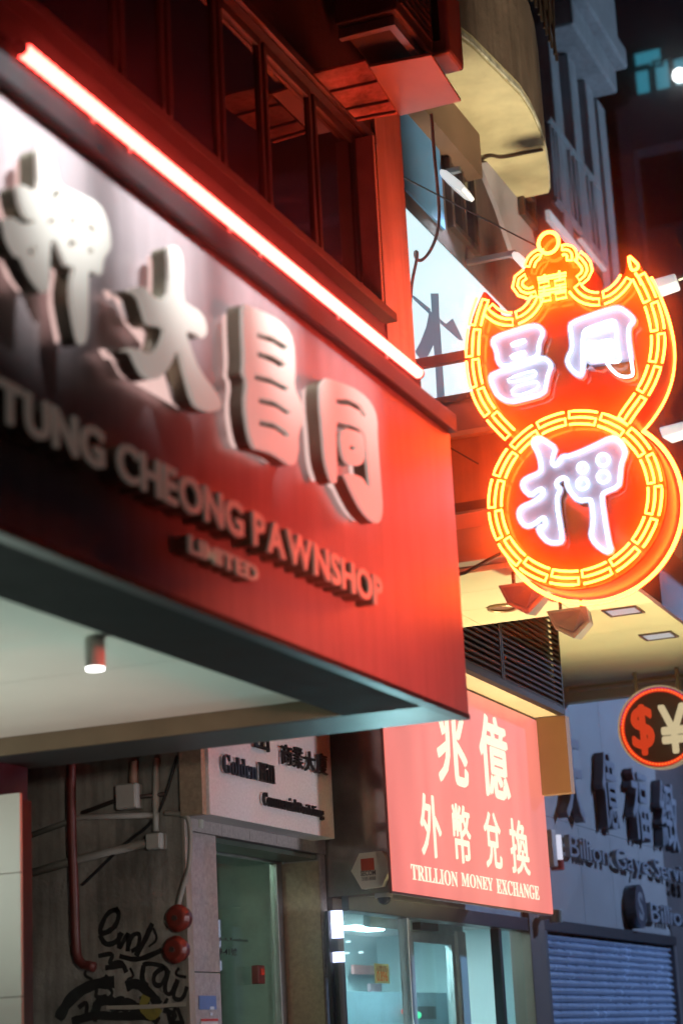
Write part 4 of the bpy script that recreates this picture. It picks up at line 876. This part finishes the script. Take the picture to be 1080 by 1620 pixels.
xd = at(446, 1450, 1, yy).x
obj('side_wall', box(xd+0.03, o1.x, yy, yy+0.03, 0.004, zo), M_gran_t, t)
obj('right_reveal', box(o1.x-0.012, o1.x-0.001, YG+0.01, yy-0.002, 0.004, zo-0.04), M_gran_t, t)
dz_ = at(400, 1360, 1, yy).z
bm = B(); bx(bm, o0.x-0.3, o0.x, yy, yy+0.05, 0.004, dz_); bx(bm, xd-0.05, xd+0.025, yy, yy+0.05, 0.004, dz_); bx(bm, o0.x-0.3, xd+0.025, yy, yy+0.05, dz_+0.002, dz_+0.12)
o = obj('door', bm, M_steel, t, 0.004)
obj('door_pane', box(o0.x+0.002, xd-0.052, yy+0.02, yy+0.03, 0.004, dz_), glass('lobby_glass', (0.86, 0.95, 0.89), 0.03), o)
a = atF(346, 1478, yy-0.001); b = atF(397, 1492, yy-0.001)
obj('address_line', fit(glyph('ngkok, Kowloon', 0.001, 0.01), a[0], b[0], b[1], a[1]-0.01, MF(yy+0.018)), M_black, o)
a = atF(347, 1498, yy-0.001); b = atF(380, 1512, yy-0.001)
obj('street_number', fit(glyph('39-41號', 0.001, 0.015), a[0], b[0], b[1], a[1], MF(yy+0.018)), M_black, o)
obj('lobby_wall', box(o0.x+0.02, o1.x+0.05, 5.45, 5.5, 0.004, 2.9), mat('green_lobby_tile', (0.50, 0.56, 0.46), 0.3, 0, 0.25, 5), t)
obj('lobby_ceiling', box(o0.x+0.02, o1.x+0.05, yy+0.06, 5.45, 2.9, 2.95), M_ceiling, t)
obj('lobby_lamp', box(9.85, 10.25, 5.22, 5.27, 2.87, 2.895), glow('lobby_lamp_green', (0.84, 1.0, 0.86), 60), t)
# alley wall with graffiti
YA0 = YG+0.452
aw = thing('alley_wall', 'stained rendered alley wall painted with black graffiti tags', 'wall', (ex0, 6.3, 0))
obj('render', box(ex0-0.06, ex0-0.003, YG+0.012, 9.0, 0.004, 4.3), mat('grimy_render', (0.34, 0.32, 0.29), 0.85, 0, 0.6, 2.0, 0.4, 25, streak=0.35), aw)
obj('corner_strip', box(ex0-0.068, ex0-0.003, YG-0.004, YG+0.011, 0.004, 4.3), mat('corner_render', (0.30, 0.26, 0.22), 0.85, 0, 0.3, 4, 0.3, 25), aw)
xg = ex0-0.063
def stroke(px_pts, wd):
    P_ = smooth_path([(q_[0], q_[1], 0) for q_ in px_pts], 2); bm = B(); prev = None
    pts = [Vector((xg, *((lambda v: (v.y, v.z))(at(v_.x, v_.y, 0, xg))))) for v_ in P_]
    for i, p_ in enumerate(pts):
        d = (pts[min(i+1, len(pts)-1)]-pts[max(i-1, 0)]).normalized(); n_ = Vector((1, 0, 0)).cross(d); ww = wd*(0.75+0.5*random.random()*0.5)
        c = (bm.verts.new(p_+n_*ww), bm.verts.new(p_-n_*ww))
        if prev: bm.faces.new((prev[0], prev[1], c[1], c[0]))
        prev = c
    return bm
g4 = lambda L: [(a/2.7+60, b/2.7+1420) for a, b in L]
M_spray = mat('black_spray_paint', (0.012, 0.011, 0.011), 0.55, 0, 0.3, 10)
strokes = [([(345,50),(300,60),(265,130),(270,160),(330,130),(350,70),(330,45)],0.016), ([(265,160),(290,205),(340,190),(360,150)],0.016), ([(350,150),(345,230),(375,170),(390,150),(385,230)],0.014), ([(385,220),(400,160),(440,150),(430,215),(400,230)],0.014), ([(490,110),(455,190),(420,250)],0.016), ([(260,250),(330,235),(300,290),(360,270),(380,320)],0.014), ([(290,300),(370,290)],0.016), ([(350,250),(430,270),(530,225)],0.016),
    ([(450,290),(470,280),(530,290),(560,310),(530,380),(495,370),(500,320),(545,300)],0.014), ([(560,310),(540,400),(570,420),(600,350)],0.014), ([(600,360),(575,430),(620,440),(640,380)],0.012), ([(455,290),(445,350),(470,380)],0.016),
    ([(90,520),(140,430),(230,370),(330,360)],0.034), ([(380,380),(430,360),(500,430),(520,460)],0.030), ([(250,490),(260,440),(330,440),(320,480),(400,440),(420,490)],0.03), ([(150,530),(250,500),(350,510),(480,500),(520,530)],0.024), ([(540,480),(600,500),(560,535),(630,540)],0.016), ([(560,480),(570,540)],0.012), ([(600,470),(625,540)],0.012)]
strokes += [([(300,330),(280,370),(330,400),(310,430)],0.010), ([(200,400),(260,380),(250,430),(300,420)],0.012), ([(330,440),(380,420),(360,500),(440,440),(430,520)],0.012), ([(440,430),(480,420),(470,480),(520,440)],0.010),
    ([(180,470),(220,440),(210,520),(260,470),(250,530)],0.014), ([(560,430),(540,470),(600,460),(580,500)],0.010), ([(400,300),(420,340),(380,350),(430,390)],0.008), ([(230,290),(200,330),(240,350)],0.008), ([(500,130),(520,180),(480,210)],0.007), ([(610,300),(590,330),(640,340)],0.008)]
bm = B()
for i, (L, wd) in enumerate(strokes):
    s = stroke(g4(L), wd); s.transform(Matrix.Translation((-0.0006*i, 0, 0))); me_ = bpy.data.meshes.new('t'); s.to_mesh(me_); bm.from_mesh(me_)
obj('graffiti_tag', bm, M_spray, aw)
s = stroke(g4([(470, 420), (450, 470), (500, 510), (520, 470)]), 0.03); s.transform(Matrix.Translation((-0.014, 0, 0))); obj('yellow_graffiti', s, mat('yellow_spray', (0.30, 0.26, 0.05), 0.6), aw)
s = stroke(g4([(300, 470), (460, 468), (640, 455)]), 0.012); s.transform(Matrix.Translation((-0.016, 0, 0))); obj('white_graffiti', s, mat('white_spray', (0.45, 0.42, 0.36), 0.6), aw)
# services on the alley wall
xq = ex0-0.09
def pipe(pxs, r, m, name, lab, cat='pipe', x=None, sm=0):
    pts = [at(a, b, 0, x or xq) for a, b in pxs]
    if sm: pts = smooth_path(pts, sm)
    return rebase(tag(obj(name, tube(B(), pts, r, n=10), m, smooth=True), lab, cat))
M_redp = mat('dark_red_pipe', (0.12, 0.02, 0.016), 0.45, 0, 0.3, 8)
pipe([(113, 1190), (113, 1300), (118, 1420), (120, 1500), (126, 1525), (150, 1530)], 0.026, M_redp, 'fire_pipe', 'thick dark red vertical pipe on the alley wall', x=ex0-0.11, sm=1)
M_cond = mat('grey_conduit', (0.30, 0.29, 0.26), 0.5, 0, 0.2, 8)
pipe([(40, 1325), (130, 1292), (247, 1290)], 0.016, M_cond, 'conduit', 'upper grey conduit crossing the alley wall above the junction box')
pipe([(40, 1384), (130, 1358), (240, 1332)], 0.022, M_cond, 'conduit', 'lower grey conduit running into the small junction box')
pipe([(130, 1286), (190, 1264), (262, 1256)], 0.012, M_frame, 'conduit', 'thin dark conduit high on the alley wall')
pipe([(247, 1200), (247, 1315)], 0.018, mat('pale_conduit', (0.48, 0.48, 0.44), 0.5), 'conduit', 'pale vertical conduit dropping to the small junction box')
pipe([(280, 1195), (262, 1262), (240, 1304), (200, 1332), (160, 1372), (130, 1400)], 0.008, M_black, 'cable', 'thin black cable sagging diagonally across the alley wall', 'cable', sm=2)
pipe([(262, 1286), (290, 1287), (302, 1300), (301, 1370), (290, 1400), (282, 1432)], 0.014, M_cond, 'cable', 'curved cable from the corner down to the red alarm bells', 'cable', x=ex0-0.10, sm=2)
pipe([(211, 1205), (212, 1250)], 0.026, mat('rusty_conduit', (0.32, 0.20, 0.14), 0.6), 'conduit', 'short rusty conduit above the large junction box')
pipe([(318, 1180), (316, 1310)], 0.02, mat('pale_conduit', (0.48, 0.48, 0.44), 0.5), 'conduit', 'pale vertical conduit on the entrance left of the white building sign', x=ex0+0.1)
for px, py, hw, hh, lab in ((202, 1260, 0.062, 0.066, 'large grey junction box high on the alley wall'), (245, 1331, 0.042, 0.042, 'small square junction box at the conduit crossing')):
    p_ = at(px, py, 0, xq-0.03); t = thing('junction_box', lab, 'junction box', (xq, p_.y, p_.z-hh), 'junction boxes on the alley wall')
    obj('housing', box(xq-0.05, ex0-0.062, p_.y-hw, p_.y+hw, p_.z-hh, p_.z+hh), mat('grey_box_plastic', (0.40, 0.40, 0.37), 0.5, 0, 0.12, 6), t, 0.008)
    obj('cover', box(xq-0.057, xq-0.051, p_.y-hw*0.9, p_.y+hw*0.9, p_.z-hh*0.9, p_.z+hh*0.9), mat('grey_box_cover', (0.46, 0.46, 0.43), 0.5, 0, 0.12, 6), t, 0.003)
for px, py, lab in ((276, 1452, 'upper round red alarm bell on the alley corner'), (272, 1502, 'lower round red alarm bell on the alley corner')):
    p_ = at(px, py, 0, xq-0.06); t = thing('alarm_bell', lab, 'alarm bell', (xq, p_.y, p_.z-0.14), 'red alarm bells on the alley corner')
    obj('gong', cyl(B(), (xq-0.02, p_.y, p_.z), (-1, 0, 0), 0.074, 0.035, 28, 0.05), mat('red_bell_enamel', (0.20, 0.024, 0.014), 0.4, 0, 0.3, 10), t, 0.008)
    obj('backbox', cyl(B(), (ex0-0.062, p_.y, p_.z), (-1, 0, 0), 0.06, 0.047, 24), M_redp, t)
    obj('cap', cyl(B(), (xq-0.056, p_.y, p_.z), (-1, 0, 0), 0.014, 0.010, 12), M_frame, t)
# building sign
YS = YG-0.16
s2c = lambda a, b, y: atF(a/3.375+300, b/3.375+1150, y)
a = s2c(112, 470, YS); b = s2c(775, 595, YS); zsb = (a[1]+b[1])/2
t = thing('building_sign', 'white stone building sign with raised black lettering above the entrance', 'sign', ((a[0]+b[0])/2, YS, zsb))
obj('slab', box(a[0], b[0], YS, YG-0.012, zsb, 3.75), mat('speckled_white_stone', (0.66, 0.64, 0.66), 0.5, 0, 0.2, 60, 0.05, 60), t, 0.004)
obj('edge', box(a[0]-0.05, a[0]-0.002, YS+0.02, YG-0.012, zsb+0.0, 3.75), M_gran_t, t)
M_bl = mat('black_sign_letter', (0.015, 0.014, 0.016), 0.4)
lit = lambda s: ''.join(chr(0x1D400+ord(c)-65) if 'A' <= c <= 'Z' else chr(0x1D41A+ord(c)-97) if 'a' <= c <= 'z' else c for c in s)
def wsign(s, l, tp_, r, bt_, dz=0, off=0.002):
    a = s2c(l, tp_, YS-0.03); b = s2c(r, bt_, YS-0.03)
    return obj('lettering', fit(bold_glyph(lit(s), off, 0.012), a[0], b[0], b[1], a[1], MF(YS-0.03)), M_bl, t)
wsign('Golden', 182, 140, 362, 285); wsign('Hill', 375, 185, 460, 305); wsign('Commercial', 397, 345, 575, 455, off=0.003); wsign('Building', 580, 400, 722, 500, off=0.003)
for chh, l, tp_, r, bt_ in (('商', 492, 85, 553, 210), ('業', 556, 100, 612, 228), ('大', 615, 122, 678, 248), ('廈', 680, 132, 740, 260)): wsign(chh, l, tp_, r, bt_, off=0.010)
for chh, l, tp_, r, bt_ in (('金', 240, -60, 320, 60), ('山', 350, -10, 430, 135)): wsign(chh, l, tp_, r, bt_, off=0.010)
# small things by the door
p_ = at(415, 1541, 1, yy-0.05)
t = thing('call_point', 'small red fire call box on the tan door reveal', 'fire call point', (p_.x, yy-0.03, p_.z-0.06))
obj('housing', box(p_.x-0.05, p_.x+0.04, yy-0.05, yy-0.003, p_.z-0.055, p_.z+0.05), M_redp, t, 0.006)
obj('glass_front', box(p_.x-0.025, p_.x+0.02, yy-0.056, yy-0.051, p_.z-0.005, p_.z+0.03), mat('bright_red_plastic', (0.55, 0.05, 0.02), 0.25), t)
a = at(315, 1575, 1, YG-0.004); b = at(344, 1597, 1, YG-0.004)
t = thing('notice_sticker', 'blue notice sticker on the granite jamb left of the door', 'sticker', ((a.x+b.x)/2, YG, b.z))
obj('sheet', box(a.x, b.x-0.01, YG-0.005, YG-0.001, b.z, a.z), mat('blue_sticker', (0.13, 0.20, 0.42), 0.4), t)
obj('print', bx(box(a.x+0.12, b.x-0.04, YG-0.0065, YG-0.0055, a.z-0.07, a.z-0.055), a.x+0.12, b.x-0.06, YG-0.0065, YG-0.0055, a.z-0.10, a.z-0.085), mat('pale_ink', (0.5, 0.55, 0.65), 0.5), t)
a = at(318, 1612, 1, YG-0.004)
t = thing('notice_sticker', 'white notice with red border low on the granite jamb', 'sticker', (a.x+0.1, YG, a.z-0.25))
obj('sheet', box(a.x, b.x, YG-0.005, YG-0.001, a.z-0.25, a.z), mat('white_sticker', (0.55, 0.5, 0.48), 0.5), t)
obj('border', box(a.x, b.x, YG-0.0065, YG-0.0055, a.z-0.012, a.z), mat('red_ink', (0.5, 0.03, 0.02), 0.5), t)

# ------------------------------------------------------------------ pawnshop entrance pier at the left edge
xpz = 7.9
pr = at(33, 1420, 0, xpz); ztp = at(15, 1256, 0, xpz).z
t = thing('entrance_pier', 'pale tiled shop pier lit from the left below the sign box', 'pier', (xpz, pr.y+0.5, 0))
bm = B(); zz_ = at(10, 1382, 0, xpz).z; z3_ = at(10, 1578, 0, xpz).z
for z0_, z1_ in ((0.004, z3_-0.002), (z3_+0.002, zz_-0.002), (zz_+0.002, ztp)): bx(bm, xpz, xpz+0.02, pr.y, pr.y+1.8, z0_, z1_)
obj('tile', bm, mat('pale_pier_tile', (0.62, 0.62, 0.56), 0.4, 0, 0.05, 3), t)
obj('core', box(xpz+0.022, xpz+0.3, pr.y+0.12, pr.y+1.8, 0.004, ztp), M_plaster_dark, t)
obj('head', box(xpz+0.02, xpz+0.3, pr.y+0.14, pr.y+1.8, ztp+0.003, 3.0), mat('dark_blue_head', (0.03, 0.045, 0.09), 0.5), t)
lamp('pawnshop_interior_light', 'AREA', (6.9, pr.y+0.9, 2.6), (7.9, pr.y+0.6, 1.7), 7, (0.92, 1.0, 0.92), 0.6)

# ------------------------------------------------------------------ pale classical building
YC = 4.62
t = thing('building', 'pale classical building with pilasters and lattice balustrade lit blue', 'building', (17, 7, 0))
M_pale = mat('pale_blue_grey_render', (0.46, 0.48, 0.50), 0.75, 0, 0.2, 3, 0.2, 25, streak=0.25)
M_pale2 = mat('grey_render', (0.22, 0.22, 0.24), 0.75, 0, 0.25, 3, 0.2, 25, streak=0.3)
xcR = at(955, 350, 1, YC).x
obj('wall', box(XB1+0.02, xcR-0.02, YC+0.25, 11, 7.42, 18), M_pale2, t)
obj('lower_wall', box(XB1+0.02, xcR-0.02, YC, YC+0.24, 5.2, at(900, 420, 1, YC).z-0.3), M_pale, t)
zcap = at(943, 165, 1, YC).z; zbal0 = at(950, 385, 1, YC).z; zbal1 = at(930, 290, 1, YC).z
for px in (878, 906, 930, 946):
    x = at(px, 200, 1, YC).x
    bm = box(x-0.16, x+0.16, YC-0.05, YC+0.24, 6.5, zcap-0.002); bx(bm, x-0.22, x+0.22, YC-0.10, YC+0.24, zcap-0.35, zcap-0.2) if False else None
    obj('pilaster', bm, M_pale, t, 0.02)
x0c = at(866, 60, 1, YC).x
obj('cornice', box(x0c, xcR+0.02, YC-0.28, YC+0.24, zcap, zcap+0.30), M_pale, t, 0.03)
obj('cornice_top', box(x0c, xcR+0.10, YC-0.40, YC+0.24, zcap+0.302, zcap+0.55), M_pale, t, 0.03)
obj('pediment_block', box(xcR-1.1, xcR+0.05, YC-0.34, YC+0.24, zcap+0.553, zcap+1.3), M_pale, t, 0.05)
bm = B()
for i in range(5): bx(bm, x0c+0.3+i*0.75, x0c+0.5+i*0.75, YC-0.5, YC-0.02, zcap-0.25, zcap-0.003)
bm.free()
xb_ = [at(px, 330, 1, YC).x for px in (872, 892, 918, 944)]
for xa_, xz_ in zip(xb_, xb_[1:]):
    bm = B(); yb = YC-0.03; z0_, z1_ = zbal0-0.25, zbal1+0.05
    tube(bm, [(xa_, yb, z1_), (xz_, yb, z1_)], 0.04, n=6); tube(bm, [(xa_, yb, z0_), (xz_, yb, z0_)], 0.04, n=6)
    for k in range(4):
        f0, f1 = k/4, (k+1)/4; xm = xa_+(xz_-xa_)*(f0+f1)/2
        tube(bm, [(xa_+(xz_-xa_)*f0, yb, z0_), (xm, yb, z1_)], 0.022, n=5); tube(bm, [(xm, yb, z1_), (xa_+(xz_-xa_)*f1, yb, z0_)], 0.022, n=5)
    obj('balustrade', bm, M_pale, t)
ws = [at(*p_, 1, YC-0.06) for p_ in ((861, 318), (905, 372))]
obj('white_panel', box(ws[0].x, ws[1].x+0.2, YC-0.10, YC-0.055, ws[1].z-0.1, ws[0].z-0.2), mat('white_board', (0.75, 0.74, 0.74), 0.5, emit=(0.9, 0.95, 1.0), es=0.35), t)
ws = [at(*p_, 1, YC-0.06) for p_ in ((911, 358), (948, 415))]
obj('white_panel', box(ws[0].x, ws[1].x+0.1, YC-0.10, YC-0.055, ws[1].z-0.05, ws[0].z-0.15), mat('white_board', (0.75, 0.74, 0.74), 0.5), t)

# ------------------------------------------------------------------ far dark building across the end of the street
XF = 34.0
t = thing('building', 'tall dark brown building at the street end with teal lit windows', 'building', (XF, 2, 0))
M_far = mat('dark_brown_cladding', (0.12, 0.085, 0.09), 0.7, 0, 0.2, 0.6, streak=0.2)
obj('wall', box(XF, XF+6, -14, 14, 0, 46), M_far, t)
yv = [at(px, 300, 0, XF).y for px in (965, 992, 1010)]
obj('pier', box(XF-0.4, XF-0.002, yv[2]-0.05, yv[1], 0, at(1000, 165, 0, XF-0.4).z), mat('far_pier', (0.15, 0.11, 0.115), 0.7, 0, 0.2, 0.6), t)
obj('spandrel', box(XF-0.4, XF-0.002, -14, yv[2]-0.06, at(1040, 245, 0, XF).z, at(1040, 158, 0, XF).z), mat('far_pier', (0.15, 0.11, 0.115)), t)
GT = glow('teal_window', (0.04, 0.26, 0.36), 0.8)
f3 = lambda a, b: atC(a/4.154+970, b/4.154+30, XF-0.01)
for (l, tp_, r, bt_), s in zip(((140, 235, 315, 300), (145, 335, 245, 510), (270, 295, 375, 465), (395, 275, 520, 440)), (0.5, 0.7, 1, 1)):
    a = f3(l, tp_); b = f3(r, bt_)
    w0, w1 = sorted((-a[0], -b[0])); h0_, h1_ = sorted((a[1], b[1]))
    bm = B(); f = 0.05
    bx(bm, XF-0.06, XF-0.002, w0-f, w0, h0_-f, h1_+f); bx(bm, XF-0.06, XF-0.002, w1, w1+f, h0_-f, h1_+f); bx(bm, XF-0.06, XF-0.002, w0, w1, h0_-f, h0_); bx(bm, XF-0.06, XF-0.002, w0, w1, h1_, h1_+f)
    o = obj('window', bm, M_black, t); obj('lit_pane', box(XF-0.03, XF-0.004, w0, w1, h0_, h1_), GT, o)
p_ = at(1074, 119, 0, XF-0.25); bm = B(); bmesh.ops.create_uvsphere(bm, u_segments=16, v_segments=10, radius=0.13, matrix=Matrix.Translation(p_))
t2 = thing('wall_lamp', 'bright round white lamp by the teal windows of the far building', 'lamp', p_); obj('globe', bm, glow('globe_white', (0.95, 1.0, 1.0), 5), t2, smooth=True)
obj('stem', box(p_.x+0.12, XF-0.07, p_.y-0.02, p_.y+0.02, p_.z-0.02, p_.z+0.02), M_frame, t2)
a = atC(1018, 258, XF); b = atC(1090, 350, XF)
obj('window_recess', box(XF-0.05, XF-0.003, -b[0], -a[0], b[1], a[1]), mat('far_dark_window', (0.03, 0.022, 0.025), 0.3), t)

# ------------------------------------------------------------------ small floodlights on the canopy edge at the right
for px, py, lab, sz in ((1050, 452, 'small bluish floodlight on an arm right of the neon bat wing tip', 0.09), (1074, 682, 'white lit floodlight on a bracket right of the neon coin', 0.08)):
    x = 12.6; p_ = at(px, py, 0, x)
    t = thing('floodlight', lab, 'floodlight', p_, 'small floodlights at the right edge')
    bm = B(); v = [bm.verts.new((x+dx, p_.y+dy, p_.z+dz)) for dx, dy, dz in ((-0.1, 0.12, 0.02), (-0.1, -0.10, 0.04), (-0.1, -0.11, -0.03), (-0.1, 0.10, -0.06), (0.1, 0.10, 0.03), (0.1, -0.08, 0.04), (0.1, -0.09, -0.02), (0.1, 0.08, -0.05))]
    for f in ((0, 1, 2, 3), (7, 6, 5, 4), (0, 4, 5, 1), (1, 5, 6, 2), (2, 6, 7, 3), (3, 7, 4, 0)): bm.faces.new([v[k] for k in f])
    bmesh.ops.recalc_face_normals(bm, faces=bm.faces)
    obj('lamp_head', bm, mat('blue_white_head', (0.6, 0.72, 0.85), 0.4, emit=(0.6, 0.75, 0.95), es=0.35), t, 0.012)
    obj('arm', tube(B(), [(x, p_.y-0.1, p_.z+0.03), (x, p_.y-0.5, p_.z+0.10), (x, p_.y-0.55, 5.13 if p_.z < 6 else p_.z-0.6)], 0.018, n=6), M_steel, t)

# ------------------------------------------------------------------ even volume added round everything to imitate halation round the lamps
hz = obj('halation_glow', box(-12, 42, -15, 16, -1.3, 47), bpy.data.materials.new('halation_volume')); hz['kind'] = 'stuff'
hm = hz.data.materials[0]; hm.use_nodes = True; hn = hm.node_tree; hn.nodes.remove(hn.nodes['Principled BSDF'])
pv = hn.nodes.new('ShaderNodeVolumePrincipled'); pv.inputs['Color'].default_value = (0.9, 0.9, 0.9, 1)
pv.inputs['Density'].default_value = 0.009; pv.inputs['Anisotropy'].default_value = 0.989
hn.links.new(pv.outputs[0], hn.nodes['Material Output'].inputs['Volume'])
